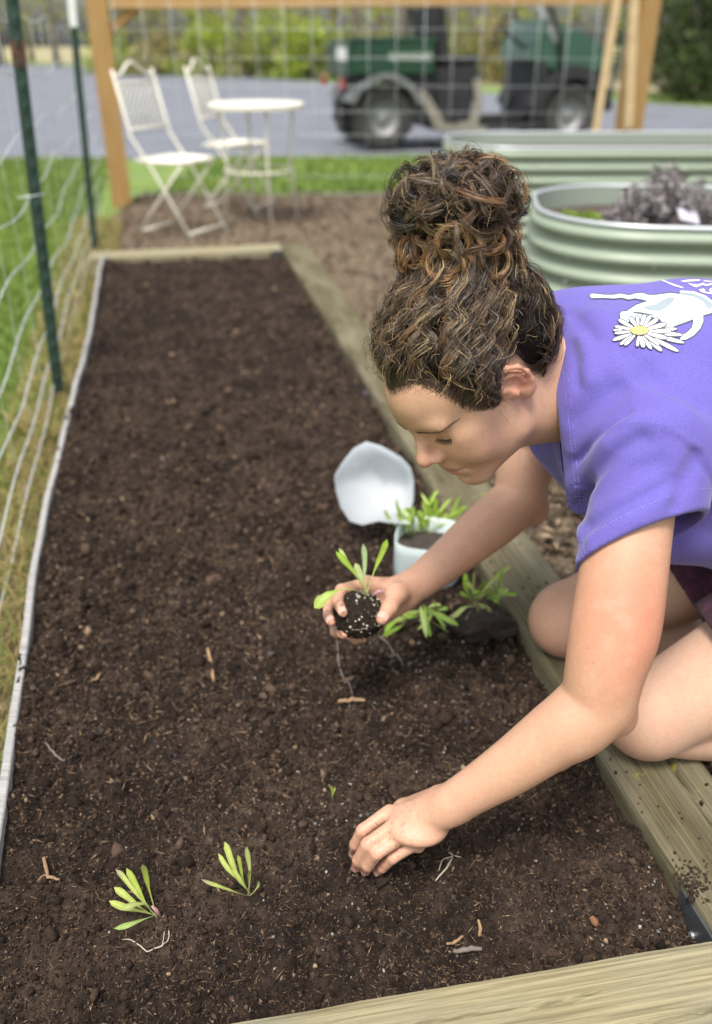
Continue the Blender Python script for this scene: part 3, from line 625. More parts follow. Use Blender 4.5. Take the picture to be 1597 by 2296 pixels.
# ------------------------------------------------------------------ utility vehicle
def utility_vehicle():
    r = empty('utility_vehicle', G(862,341,0)*V3(1,1,0), math.radians(13)); r.scale = (.88,.92,.90); tag(r, 'dark green utility vehicle with cargo bed parked on the driveway', 'utility vehicle')
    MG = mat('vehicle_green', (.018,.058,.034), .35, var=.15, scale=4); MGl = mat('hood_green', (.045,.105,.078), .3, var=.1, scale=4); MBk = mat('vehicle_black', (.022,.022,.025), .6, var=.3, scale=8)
    MGy = mat('fender_grey', (.16,.165,.17), .55, var=.2, scale=6); MT = mat('tyre_rubber', (.05,.048,.047), .85, var=.3, scale=20, bump=.3); MR = mat('wheel_rim_grey', (.30,.30,.30), .5, metal=.3, var=.2, scale=10)
    MF = mat('frame_tan', (.26,.235,.19), .6, var=.15, scale=8); ML = mat('decal_white', (.75,.75,.73), .5); MRd = mat('lamp_red', (.35,.02,.02), .3); MGl2 = mat('lamp_clear', (.7,.72,.75), .15)
    Rw, Wd = .375, .26
    for x, yc in ((0,.13),(2.5,.13),(0,1.22),(2.5,1.0)):
        wh = empty('wheel', (x, yc, Rw), 0, r); prof = [(.19,-Wd/2+.02),(.24,-Wd/2),(.33,-Wd/2+.005),(.36,-Wd/2+.03),(Rw,-.05),(Rw,.05),(.36,Wd/2-.03),(.33,Wd/2-.005),(.24,Wd/2),(.19,Wd/2-.02)]
        ty = MB().lathe(prof, 40, axis=1).build('tyre', MT, wh, True)
        tr = MB()
        for k in range(26):
            a = 2*math.pi*k/26; s = 1 if k % 2 else -1; M_ = Matrix.Rotation(-a, 4, 'Y') @ Matrix.Translation((0, s*.055, Rw+.003)) @ Matrix.Rotation(.5*s, 4, 'Z'); tr.box((-.014,-.07,-.012), (.014,.07,.012), .003, M_)
        tread = tr.build('tread', MT, wh); tread['kind'] = 'stuff'
        MB().lathe([(0,-.05),(.06,-.06),(.07,-.035),(.15,-.03),(.175,-.085),(.19,-.11),(.2,-.11),(.2,.11),(.19,.11),(.0,.09)], 28, axis=1).build('rim', MR, wh, True)
    # cargo bed, hollow, on the frame
    mb = MB(); y0, y1 = -.06, 1.19
    mb.box((-.42,y0,.86), (.60,y0+.05,1.22), .012).box((-.42,y1-.05,.86), (.60,y1,1.22), .012).box((.55,y0+.05,.86), (.60,y1-.05,1.22), .006).box((-.42,y0+.05,.84), (.55,y1-.05,.88), .004)
    mb.box((-.44,y0-.012,1.20), (.62,y0+.06,1.245), .012); bedo = mb.build('cargo_bed', MG, r)
    MB().box((-.475,y0,.86), (-.435,y1,1.21), .012).build('tailgate', MG, r)
    MB().box((-.485,y0+.08,1.0), (-.477,y0+.62,1.14), .002).build('tailgate_label', ML, r)
    MB().box((.01,y0-.008,.985), (.56,y0-.0055,1.115)).build('side_label', mat('decal_plate_green', (.03,.085,.05), .4), bedo)
    cu = bpy.data.curves.new('lettering', 'FONT'); cu.body = 'KAWASAKI'; cu.size = .125; cu.extrude = .001; to = bpy.data.objects.new('lettering', cu); COL.objects.link(to)
    bpy.context.view_layer.update(); tm = bpy.data.meshes.new_from_object(to.evaluated_get(bpy.context.evaluated_depsgraph_get())); bpy.data.objects.remove(to)
    lo = add_obj('lettering', tm, ML, bedo); tm.materials.clear(); tm.materials.append(ML); xs0 = [v.co.x for v in tm.vertices]; k = .52/(max(xs0)-min(xs0))
    lo.matrix_basis = Matrix.Translation((.025, y0-.0105, 1.005)) @ Matrix.Rotation(math.pi/2, 4, 'X') @ Matrix.Scale(k, 4)
    # rear fender arch in grey, sweeping down into the sill
    def arch(x0, r0, r1, a0, a1, ya, yb, m, name):
        n = 18; poly = [(x0+r1*math.cos(t), Rw+r1*math.sin(t)) for t in np.linspace(a0, a1, n)]+[(x0+r0*math.cos(t), Rw+r0*math.sin(t)) for t in np.linspace(a1, a0, n)]
        return MB().prism(poly, ya, yb, axis=1).build(name, m, r)
    arch(0, .43, .50, .35, 2.75, -.07, .34, MGy, 'rear_fender'); arch(0, .43, .50, .35, 2.75, 0.81, 1.20, MGy, 'rear_fender')
    MB().prism([(.42,.62),(.50,.50),(.66,.24),(1.30,.20),(1.33,.27),(.78,.31),(.60,.56),(.47,.70)], -.055, .05, axis=1).build('frame_rail', MF, r)
    MB().prism([(.96,.25),(1.20,.25),(1.26,.52),(1.20,.80),(1.12,.80),(1.17,.52),(1.10,.33),(.96,.32)], -.05, .03, axis=1).build('frame_rail', MF, r)
    MB().box((.30,.0,.30), (.72,1.13,.85), .02).build('engine_cover', MBk, r)
    MB().prism([(.62,.36),(1.10,.32),(1.20,.88),(1.14,.95),(.62,.93)], .0, 1.13, axis=1).build('seat_base', MBk, r)
    MB().box((.72,.04,.95), (1.22,1.09,1.05), .035).build('seat', MBk, r)
    MB().prism([(.70,1.0),(.84,1.0),(.74,1.55),(.62,1.56)], .06, 1.07, axis=1).build('seat_back', MBk, r)
    MB().box((.70,-.02,.22), (2.1,1.15,.28), .01).build('floor', MBk, r)
    for y in (.0, 1.13):
        MB().tube([V3(.62,y,.9), V3(.60,y,1.3), V3(.66,y,1.95), V3(.80,y,2.02), V3(1.7,y,2.02), V3(1.86,y,1.92), V3(2.24,y,1.28), V3(2.30,y,.9)], .028, 8).build('roll_bar', MBk, r, True)
    MB().tube([V3(.66,0,1.95), V3(.66,1.13,1.95)], .028, 8).build('roll_bar', MBk, r, True); MB().tube([V3(1.86,0,1.92), V3(1.86,1.13,1.92)], .028, 8).build('roll_bar', MBk, r, True)
    MB().prism([(1.92,1.55),(1.99,1.60),(2.30,1.22),(2.20,1.18)], .05, .16, axis=1).build('windscreen_post', mat('pillar_grey', (.36,.37,.38), .5), r)
    # hood and front
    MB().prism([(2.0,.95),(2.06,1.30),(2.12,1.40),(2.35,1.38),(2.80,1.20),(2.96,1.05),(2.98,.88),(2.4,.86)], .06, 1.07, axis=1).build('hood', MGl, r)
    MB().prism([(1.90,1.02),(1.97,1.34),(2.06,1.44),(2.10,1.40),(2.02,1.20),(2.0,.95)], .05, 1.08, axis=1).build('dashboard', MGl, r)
    arch(2.5, .42, .56, .1, 3.0, -.05, .33, MBk, 'front_fender'); arch(2.5, .42, .56, .1, 3.0, 0.80, 1.18, MBk, 'front_fender')
    MB().prism([(2.0,.24),(2.12,.24),(2.12,.95),(2.0,1.0)], .0, 1.13, axis=1).build('firewall', MBk, r)
    MB().box((2.1,.36,.32), (2.95,.80,.86), .02).build('front_body', MBk, r)
    MB().box((2.94,.12,.45), (3.02,1.0,.90), .02).build('grille', MBk, r)
    MB().tube([V3(2.9,.1,.45), V3(3.10,.12,.48), V3(3.12,.12,.92), V3(3.12,1.0,.92), V3(3.10,1.0,.48), V3(2.9,1.02,.45)], .024, 8).build('bumper', MBk, r, True)
    for y in (.2, .93): MB().lathe([(0,3.02),(.06,3.02),(.075,3.0),(.075,2.95)], 20, c=(0,y,1.0), axis=0).build('headlight', MGl2, r, True)
    for y in (.0, 1.08): MB().box((-.56,y,.70), (-.505,y+.10,.80), .008).build('tail_light', MRd, r)
    sw = [V3(1.62+.07*math.cos(t)-.0, .36+.18*math.sin(t), 1.33+.16*math.cos(t)) for t in np.linspace(0, 2*math.pi, 25)]
    so = MB().tube(sw, .016, 6).build('steering_wheel', MBk, r, True); MB().tube([V3(1.62,.36,1.33), V3(1.95,.36,1.12)], .022, 6).build('steering_column', MBk, so, True)
    MB().tube([V3(1.62,.19,1.33), V3(1.62,.53,1.33)], .012, 5).build('spoke', MBk, so, True)
    MB().box((0,.35,.30), (2.5,.78,.36), .01).build('chassis', MBk, r)
    for x in (0, 2.5): MB().tube([V3(x,.13,Rw), V3(x,1.0,Rw)], .04, 8).build('axle', MBk, r, True)
utility_vehicle()

# ------------------------------------------------------------------ seedlings
M_sl = mat('seedling_leaf', (.2,.34,.05), .45, attr='Col', var=.12, scale=120, thin=.22)
M_root = mat('pale_root', (.55,.47,.36), .8, var=.15, scale=60)
def leaf(base, tip, wdt, sag=0.0, nrm_=(0,-.5,.86), col=(.23,.38,.05), stem=.35, parent=None, name='leaf', tipcol=None, fold=.25, stemcol=(.35,.38,.16)):
    base = np.array(base, float); tip = np.array(tip, float); d = tip-base; L_ = np.linalg.norm(d); n_ = np.array(nrm_, float); n_ = nrm(n_-d*np.dot(n_, d)/L_**2); s_ = np.cross(nrm(d), n_)
    m = 13; v = []; c = []; f = []; rng = np.random.default_rng(int(abs(tip[0]*1e5)) % 9999); ph = rng.uniform(0, 6)
    for i in range(m):
        t = i/(m-1); p = base+d*t+n_*(sag*4*t*(1-t))*L_+s_*.02*L_*math.sin(t*5+ph)
        if t < stem: w_ = .12+.10*t/stem
        else: q = (t-stem)/(1-stem); w_ = .22+.78*math.sin(min(1, q*1.25)*math.pi/2)**1.1 if q < .75 else math.sqrt(max(0.0, 1-((q-.75)/.25)**2))*.97+.03
        w_ *= wdt*(1+.08*math.sin(t*19+ph))
        up = n_*w_*fold
        v += [p-s_*w_+up, p-s_*w_*.5+up*.35, p, p+s_*w_*.5+up*.35, p+s_*w_+up]
        cc_ = np.array(stemcol)*(1-min(1, t/max(stem,.01)))+np.array(col)*min(1, t/max(stem,.01)) if t < stem else np.array(col)
        if tipcol is not None and t > .8: cc_ = cc_*(1-(t-.8)/.2)+np.array(tipcol)*(t-.8)/.2
        c += [cc_*.95, cc_, cc_*1.25, cc_, cc_*.95]
    for i in range(m-1):
        for k in range(4): f.append((i*5+k, i*5+k+1, (i+1)*5+k+1, (i+1)*5+k))
    me = mesh_np(name, v, f); put_color(me, np.array(c)); return add_obj(name, me, M_sl, parent)
def seedling(name, label, bpx, z0, tips, group=None, wscale=.50, stemcol=None, thick=.0022):
    b = G(*bpx, z0); zc = (b-V3(0,0,CAM_H))@np.array([0,CN,-SN]); r = empty(name, b); tag(r, label, 'seedling', group)
    for (px, py, dz, w_, kw) in tips:
        q_ = np.random.default_rng(px*7+py); tip = P(px, py, zc+dz+q_.normal(0,.012))-b; kw = dict(kw); kw['fold'] = q_.uniform(-.1,.45); kw['nrm_'] = (q_.normal(0,.25),-.6+q_.normal(0,.2),.8); w_ = w_*q_.uniform(.85,1.35); leaf(V3(0,0,-.004)+V3(*(np.random.default_rng(px).normal(0,.0015,3))), tip, w_*wscale, parent=r, **kw)
    if stemcol: MB().tube([V3(.004,0,-.008), V3(.001,0,.004), V3(-.004,0,.012)], [thick*1.3, thick*1.5, thick*.8], 7).build('stem', mat(name+'_crown', stemcol, .6), r, True)
    return r
yg = (.38,.47,.09); lg = (.47,.54,.14); pg = (.43,.50,.17)
seedling('leafy_seedling', 'small light green seedling with a pinkish stem base, leftmost in the soil', (350,2046), .115,
    [(257,1951,-.01,.0072,dict(sag=.05,col=lg,tipcol=(.3,.25,.2))), (282,1947,-.02,.0062,dict(sag=.04,col=yg)), (317,1938,-.02,.0060,dict(sag=-.10,col=(.28,.34,.06),tipcol=(.25,.22,.1))), (255,1990,-.03,.0078,dict(sag=.08,col=lg)), (246,2018,-.04,.0068,dict(sag=.09,col=lg)), (272,2040,-.045,.0082,dict(sag=.16,col=pg)), (256,2080,-.02,.0062,dict(sag=.22,col=(.28,.38,.1)))], 'seedlings planted in the soil', stemcol=(.42,.24,.24), thick=.0017)
seedling('leafy_seedling', 'upright yellow-green seedling between the leftmost one and her hand', (560,2001), .115,
    [(502,1888,-.01,.0072,dict(sag=.06,col=lg)), (491,1913,-.02,.0066,dict(sag=.07,col=lg)), (531,1918,-.03,.0052,dict(sag=.03,col=yg)), (556,1898,-.02,.0054,dict(sag=-.04,col=pg)), (452,1970,-.035,.0050,dict(sag=.10,col=lg,tipcol=(.35,.3,.25))), (566,1948,-.03,.0048,dict(sag=-.06,col=yg)), (582,1978,-.04,.0070,dict(sag=-.1,col=pg)), (520,1950,-.03,.006,dict(sag=.08,col=lg))], 'seedlings planted in the soil')
seedling('tiny_sprout', 'tiny green sprout between the perlite specks above her near hand', (743,1786), .115, [(742,1762,-.005,.003,dict(col=yg)), (752,1766,-.005,.0028,dict(col=yg))])
# ------------------------------------------------------------------ twigs, chips and roots lying on the soil
M_tw = mat('twig', (.30,.19,.10), .9, var=.3, scale=80); M_tw2 = mat('grey_root', (.17,.145,.12), .9, var=.3, scale=80); M_tw3 = mat('pale_string', (.48,.42,.33), .8)
def soil_at(x, y): return float(soil_z(np.array([x]), np.array([y]))[0])
def twig(name, pts, r, m, label, cat, branches=()):
    def lay(pp): 
        q = [G(x, y, .11) for x, y in pp]; q = [q[i]+(q[i+1]-q[i])*t for i in range(len(q)-1) for t in (0,.25,.5,.75)]+[q[-1]]
        return [V3(p[0], p[1], soil_at(p[0], p[1])+r*1.2+.0035) for p in q]
    a = lay(pts); mb = MB(); n = len(a); mb.tube(a, [r*(.65+.5*math.sin(math.pi*(i+.6)/n)) for i in range(n)], 6)
    for b2 in branches: q = lay(b2); mb.tube(q, [r*.7]*len(q), 5)
    o = mb.build(name, m, None, True); tag(o, label, cat); return o
twig('loose_root', [(757,1450),(759,1490),(772,1525),(792,1560)], .0015, M_tw2, 'thin grey root lying in the soil below the held root ball', 'root')
twig('loose_root', [(850,1428),(878,1455),(905,1492)], .0016, M_tw2, 'short grey root right below the held root ball', 'root')
twig('wood_splinter', [(467,1466),(474,1492),(479,1522)], .0032, M_tw, 'upright tan splinter in the middle of the soil', 'splinter')
twig('bark_chip', [(758,1577),(790,1574),(819,1581)], .0034, M_tw, 'orange brown bark chip left of her elbow', 'chip')
twig('loose_root', [(977,1975),(1002,1945),(1018,1908)], .0010, M_tw3, 'pale forked rootlet right of her near hand', 'root', [[(1018,1908),(1008,1902)], [(1018,1908),(1034,1914)], [(1018,1908),(995,1915),(985,1940)]])
twig('white_string', [(270,2090),(300,2102),(328,2123),(364,2122),(380,2100),(379,2082)], .0007, M_tw3, 'thin curled white rootlet below the leftmost seedling', 'root', [[(364,2118),(370,2096)]])
twig('broken_twig', [(104,1946),(113,1985)], .0024, M_tw, 'upright half of a broken twig at the left of the soil', 'twig')
twig('broken_twig', [(86,1983),(112,1988),(138,1989)], .002, M_tw, 'lying half of a broken twig at the left of the soil', 'twig')
twig('dark_twig', [(105,1680),(128,1706),(150,1728)], .0016, M_tw2, 'dark twig near the grey edging board', 'twig')
twig('wood_splinter', [(210,1532),(226,1510)], .0026, M_tw, 'short pale splinter near the left edging', 'splinter')
twig('wood_splinter', [(1232,1742),(1258,1729),(1282,1714)], .0030, M_tw, 'tan splinter just behind her near forearm', 'splinter')
twig('dark_twig', [(1018,2118),(1050,2112),(1082,2117)], .003, M_tw2, 'dark brown stick below the near hand', 'twig')
twig('bark_chip', [(1325,2062),(1332,2072),(1340,2078)], .0042, mat('red_bark', (.22,.10,.05), .9, var=.3, scale=60), 'reddish bark chip near the lower right of the soil', 'chip')
twig('wood_splinter', [(1075,2095),(1078,2080),(1072,2066)], .002, M_tw, 'thin tan splinter at the lower right of the soil', 'splinter')
twig('wood_splinter', [(1003,2104),(1022,2094),(1040,2088)], .0018, M_tw, 'thin straight splinter below the forked rootlet', 'splinter')

# ------------------------------------------------------------------ milk jug cut open, with seedlings inside
M_jug = mat('jug_plastic', (.86,.91,.95), .3, thin=.5, var=.05, scale=12); M_jugb = mat('jug_plastic_green', (.80,.88,.87), .3, thin=.5, var=.05, scale=12)
def milk_jug():
    base = G(958,1288,.105); r = empty('milk_jug', base, math.radians(-12)); tag(r, 'translucent cut-open plastic milk jug standing on the soil behind her forearm', 'jug')
    n = 40; prof = [(.052,0),(.062,.004),(.067,.014),(.067,.045),(.0665,.075),(.0665,.098)]
    def ring(R, z, k=3.2): return [V3(R*np.sign(math.cos(t))*abs(math.cos(t))**(2/k), R*np.sign(math.sin(t))*abs(math.sin(t))**(2/k), z) for t in np.linspace(0, 2*math.pi, n, endpoint=False)]
    v = []; f = []
    for R, z in prof: v += ring(R, z)
    m = len(prof)
    for R, z in ((.0655,.098),(.0655,.03)): v += ring(R, z)
    m = len(prof)+2
    for i in range(m-1):
        for k in range(n): k2 = (k+1) % n; f.append((i*n+k, i*n+k2, (i+1)*n+k2, (i+1)*n+k))
    f.append(list(range(n))[::-1]); add_obj('jug_base', mesh_np('jug_base', v, f), M_jugb, r)
    add_obj('potting_soil', mesh_np('potting_soil', ring(.0648, .064), [list(range(n))], False), mat('potting_soil', (.05,.04,.032), .95, var=.6, scale=120), r)
    # folded-back top half: its cut mouth faces the viewer
    out = [(768,1040),(793,1012),(822,998),(858,1008),(900,1030),(922,1052),(929,1080),(927,1118),(918,1150),(888,1166),(850,1160),(812,1168),(784,1160),(764,1132),(753,1098),(750,1068)]
    cen = (842,1085)
    def lp(s, zc, dx=0, dy=0): return [P(cen[0]+(x-cen[0])*s+dx, cen[1]+(y-cen[1])*s+dy, zc+.06*(y-cen[1])/-120*0) for x, y in out]
    rings = [lp(1.0,1.83), lp(1.0,1.833), lp(.95,1.86,3,2), lp(.62,1.915,16,-4), lp(.22,1.925,24,6), lp(.02,1.927,26,8)]
    # tilt: upper edge leans away
    V = []
    for q in rings:
        for p, (x, y) in zip(q, out): V.append(p+V3(0, .10*(cen[1]-y)/90, 0)*.2)
    V = np.array(V)-base; c_, s_ = math.cos(math.radians(12)), math.sin(math.radians(12)); V = np.stack([V[:,0]*c_-V[:,1]*s_, V[:,0]*s_+V[:,1]*c_, V[:,2]],1)
    V[:, 2] = np.maximum(V[:, 2], .001)
    k = len(out); F_ = []
    for i in range(len(rings)-1):
        for a in range(k): F_.append((i*k+a, i*k+(a+1) % k, (i+1)*k+(a+1) % k, (i+1)*k+a))
    F_.append([(len(rings)-1)*k+a for a in range(k)])
    add_obj('jug_top', mesh_np('jug_top', V, F_, True), M_jug, r)
    hv = np.array([P(886,1150,1.80), P(930,1148,1.77), P(918,1176,1.70), P(882,1172,1.72), P(850,1162,1.80)])-base; hv = np.stack([hv[:,0]*c_-hv[:,1]*s_, hv[:,0]*s_+hv[:,1]*c_, hv[:,2]],1)
    add_obj('hinge_flap', mesh_np('hinge_flap', hv, [(0,1,2,3),(0,3,4)], False), M_jug, r)
    rng = np.random.default_rng(5)
    for k_, (px, py) in enumerate([(905,1195),(925,1190),(945,1192),(962,1195),(982,1190),(915,1198),(972,1186),(938,1186)]):
        b = G(px, py+2, .168); sdl = empty('jug_seedling', b); tag(sdl, ['tallest','leftmost','bushy','thin','rightmost','short','back','middle'][k_]+' bright green seedling growing inside the cut milk jug', 'seedling', 'seedlings inside the milk jug')
        for q in range(6):
            tip = V3(rng.normal(0,.024), rng.normal(0,.016), rng.uniform(.03,.085)); leaf((0,0,0), tip, rng.uniform(.0028,.0048), sag=rng.normal(0,.12), col=[(.30,.44,.05),(.24,.38,.04),(.38,.50,.10)][q % 3], parent=sdl)
milk_jug()

# ------------------------------------------------------------------ pile of loose seedlings with their root clump by the timber
def seedling_pile():
    c0 = G(1085,1400,.12)
    rng = np.random.default_rng(8); cl = empty('root_clump', c0); tag(cl, 'dark clump of potting soil and roots beside the timber', 'soil clump')
    v, f = ico()
    import bmesh
    bm = bmesh.new(); bmesh.ops.create_icosphere(bm, subdivisions=4, radius=1); 
    me = bpy.data.meshes.new('clump'); bm.to_mesh(me); bm.free(); co = np.array([v_.co[:] for v_ in me.vertices]); d = 1+.30*fbm(co*2.2, 3, 3)+.22*noise(co*6, 5)+.14*noise(co*13, 6); co = co*d[:, None]*V3(.062,.042,.022)+V3(0,0,.002)
    me.vertices.foreach_set('co', co.astype(np.float32).ravel()); me.polygons.foreach_set('use_smooth', np.ones(len(me.polygons), bool)); add_obj('soil_mass', me, mat('root_soil', (.012,.010,.009), .95, col2=(.05,.035,.025), scale=90, bump=.8, bscale=300, bdist=.004), cl)
    defs = [('limp pale seedling lying flat, left of the pile', (950,1375), [(908,1385),(935,1412),(968,1428),(1008,1420),(1028,1405),(975,1352),(1005,1362)]),
            ('bright green seedling at the top of the pile by the timber', (1062,1345), [(1040,1300),(1062,1282),(1090,1300),(1110,1318),(1128,1275),(1085,1330),(1030,1330)]),
            ('seedling with withered drooping leaves at the front of the pile', (1060,1355), [(1045,1398),(1020,1385),(1078,1405),(1110,1395),(1085,1385)]),
            ('seedling stretching a pale leaf over the timber', (1100,1345), [(1160,1332),(1140,1322),(1118,1352),(1098,1310)]),
            ('single small leaf seedling under the held root ball', (905,1398), [(862,1418),(880,1395)])]
    for i, (lab, bp_, tips) in enumerate(defs):
        b = G(*bp_, .145 if i else .118); r = empty('pile_seedling', b); tag(r, lab, 'seedling', 'loose seedlings piled by the timber')
        if i == 4: b = G(*bp_, .12); r.location = b
        zc = (b-V3(0,0,CAM_H))@np.array([0,CN,-SN])
        for k, (px, py) in enumerate(tips*2):
            if k >= len(tips): px += int(rng.normal(0,16)); py += int(rng.normal(0,12))
            dead = i == 2; flat_ = py > bp_[1]-8; zt = .13+.035*rng.random()
            tip = (G(px, py, zt) if flat_ and not dead else P(px, py, zc-.04*rng.random()))-b
            leaf(V3(*rng.normal(0,.003,3)), tip, rng.uniform(.0032,.0058), sag=rng.uniform(-.05,.34), col=(.40,.35,.24) if dead and k % 2 == 0 else [(.26,.42,.05),(.38,.48,.13),(.22,.36,.04),(.32,.40,.10)][k % 4], parent=r, stem=rng.uniform(.2,.5), fold=rng.uniform(-.2,.6), nrm_=(rng.normal(0,.4),-.5,.8))
seedling_pile()

def spilled():
    rng = np.random.default_rng(12); n = 700; u = rng.uniform(.0, .135, n); v = rng.uniform(-.6, 1.6, n); k = rng.random(n) < np.exp(-u/.035)+.12; u, v = u[k], v[k]; n = len(u)
    p = B0[None]+u[:, None]*BX[None]+v[:, None]*BD[None]; p[:, 2] = ZT+.0012; s = np.exp(rng.normal(math.log(.0016), .45, n)); c = np.array([[.035,.023,.016]])*rng.uniform(.5,1.6,(n,1))
    scatter(n, p, s, np.ones((n,3)), c, 'spilled_soil', M_crumb, frame, .3, shape=OCT)
    c0 = G(1553,1975,ZT); m = 160; p = np.stack([rng.normal(c0[0],.012,m), rng.normal(c0[1],.014,m), np.full(m, ZT+.0015)],1); scatter(m, p, np.exp(rng.normal(math.log(.0016), .4, m)), np.ones((m,3)), np.array([[.05,.036,.025]])*rng.uniform(.5,1.5,(m,1)), 'spilled_soil', M_crumb, frame, .3, shape=OCT)
spilled()
# ------------------------------------------------------------------ signed-distance modelling (one continuous surface)
BIG = 1e3
def rc(a, b, ra, rb, k=.012, sub=False):
    a = np.asarray(a, float); b = np.asarray(b, float); c = (a+b)/2
    return dict(t='rc', a=a, b=b, ra=ra, rb=rb, k=k, sub=sub, c=c, R=np.linalg.norm(b-a)/2+max(ra, rb))
def el(c, r, M=None, k=.012, sub=False):
    r = np.asarray(r, float); M = np.eye(3) if M is None else np.asarray(M, float)      # M columns: axes
    return dict(t='el', c=np.asarray(c, float), r=r, M=M, k=k, sub=sub, R=max(r))
def chain(pts, k=.01, k0=None, sub=9):
    """pts: list of (point, radius); resampled as a smooth spline so the limb has no kinks"""
    X = np.array([np.r_[p, r] for p, r in pts]); X = np.vstack([2*X[0]-X[1], X, 2*X[-1]-X[-2]]); q = []
    for i in range(1, len(X)-2):
        for t in np.arange(sub)/sub:
            a, b, c, d = X[i-1:i+3]; q.append(.5*((2*b)+(c-a)*t+(2*a-5*b+4*c-d)*t*t+(-a+3*b-3*c+d)*t**3))
    q.append(X[-2]); pts = [(x[:3], x[3]) for x in q]; k = .003; k0 = None
    return [rc(pts[i][0], pts[i+1][0], pts[i][1], pts[i+1][1], k if i or k0 is None else k0) for i in range(len(pts)-1)]
def prim(o, p):
    if o['t'] == 'rc':
        ba = (o['b']-o['a']).astype(np.float32); pa = p-o['a'].astype(np.float32); h = np.clip(pa@ba/max(float(ba@ba), 1e-9), 0, 1)
        return np.linalg.norm(pa-h[:, None]*ba, axis=1)-(o['ra']+(o['rb']-o['ra'])*h)
    q = (p-o['c'].astype(np.float32))@o['M'].astype(np.float32); r = o['r'].astype(np.float32)
    k0 = np.linalg.norm(q/r, axis=1); k1 = np.linalg.norm(q/(r*r), axis=1)+1e-9
    return k0*(k0-1)/k1
def smin(a, b, k):
    h = np.maximum(k-np.abs(a-b), 0)/k; return np.minimum(a, b)-h*h*k*.25
def smax(a, b, k): return -smin(-a, -b, k)
def eval_ops(ops, p, c, R):
    d = np.full(len(p), BIG, np.float32)
    for o in ops:
        if np.linalg.norm(o['c']-c) > o['R']+R+o['k']+.03: continue
        q = prim(o, p).astype(np.float32)
        d = smax(d, -q, o['k']) if o['sub'] else smin(d, q, o['k'])
    return d
def eval_groups(groups, p, c, R, kg=.014):
    d = np.full(len(p), BIG, np.float32)
    for ops in groups: d = smin(d, eval_ops(ops, p, c, R), kg)
    return d
def surface(fn, lo, hi, h, B=8, chunk=.13, warp=None, slack=1.0):
    """sparse surface nets; fn(points, centre, radius) -> distance"""
    lo = np.array(lo, float); hi = np.array(hi, float); bs = h*B; nb = np.ceil((hi-lo)/bs).astype(int)
    gi = np.stack(np.meshgrid(*[np.arange(n) for n in nb], indexing='ij'), -1).reshape(-1, 3); cen = lo+(gi+.5)*bs
    W = warp or (lambda q: q); raw = cen; cen = W(cen)
    # superblocks
    sb = np.floor((raw-lo)/chunk).astype(int); key = (sb[:,0]*1000+sb[:,1])*1000+sb[:,2]; order = np.argsort(key); key = key[order]; gi = gi[order]; cen = cen[order]
    st = np.r_[0, np.nonzero(np.diff(key))[0]+1, len(key)]
    loc = np.stack(np.meshgrid(*[np.arange(B+1)]*3, indexing='ij'), -1).reshape(-1, 3)
    NX, NY, NZ = nb*B+1
    cells = []; cpos = []; E = {0: [], 1: [], 2: []}
    for s in range(len(st)-1):
        g = gi[st[s]:st[s+1]]; c = cen[st[s]:st[s+1]]; cc = (c.min(0)+c.max(0))/2; R = np.linalg.norm(c.max(0)-c.min(0))/2+bs*slack
        d = fn(c.astype(np.float32), cc, R); act = np.abs(d) < bs*1.15*slack
        if not act.any(): continue
        g = g[act]; n = len(g)
        I = (g[:, None, :]*B+loc[None]).astype(np.int64); pts = W((lo+I*h).reshape(-1, 3)).astype(np.float32)
        D = fn(pts, cc, R).reshape(n, B+1, B+1, B+1)
        sg = D < 0
        cs = [(a,b,c_) for a in (0,1) for b in (0,1) for c_ in (0,1)]
        sub = lambda A, o: A[:, o[0]:B+o[0], o[1]:B+o[1], o[2]:B+o[2]]
        cnt = sum(sub(sg, o).astype(int) for o in cs); m = (cnt > 0) & (cnt < 8)
        if not m.any(): continue
        acc = np.zeros(m.shape+(3,)); num = np.zeros(m.shape)
        for i, o in enumerate(cs):
            for ax in range(3):
                if o[ax] == 0:
                    o2 = list(o); o2[ax] = 1; d0 = sub(D, o); d1 = sub(D, o2); x = (d0 < 0) != (d1 < 0); t = np.where(x, d0/np.where(x, d0-d1, 1), 0)
                    for q in range(3): acc[..., q] += np.where(x, t if q == ax else o[q], 0)
                    num += x
        w_ = np.nonzero(m); off = acc[w_]/num[w_][:, None]; ci = g[w_[0]]*B+np.stack(w_[1:], 1)
        cells.append((ci[:,0]*NY+ci[:,1])*NZ+ci[:,2]); cpos.append(W(lo+(ci+off)*h))
        for ax in range(3):
            o = [slice(None), slice(0,B), slice(0,B), slice(0,B)]; o2 = list(o); o2[ax+1] = slice(1, B+1)
            a_, b_ = sg[tuple(o)], sg[tuple(o2)]; x = np.nonzero(a_ != b_); e = g[x[0]]*B+np.stack(x[1:], 1)
            E[ax].append(np.c_[e, a_[x]])
    cells = np.concatenate(cells); cpos = np.concatenate(cpos); od = np.argsort(cells); cells = cells[od]; cpos = cpos[od]
    quads = []
    for ax in range(3):
        e = np.concatenate(E[ax]); u, v = (ax+1) % 3, (ax+2) % 3; idx = []
        ok = np.ones(len(e), bool)
        for du, dv in ((0,0),(-1,0),(-1,-1),(0,-1)):
            c = e[:, :3].copy(); c[:, u] += du; c[:, v] += dv; kx = (c[:,0]*NY+c[:,1])*NZ+c[:,2]; j = np.searchsorted(cells, kx); j = np.minimum(j, len(cells)-1); ok &= cells[j] == kx; idx.append(j)
        q = np.stack(idx, 1); fl = e[:, 3] == 0; q[fl] = q[fl][:, ::-1]; quads.append(q[ok])
    return cpos, np.concatenate(quads)
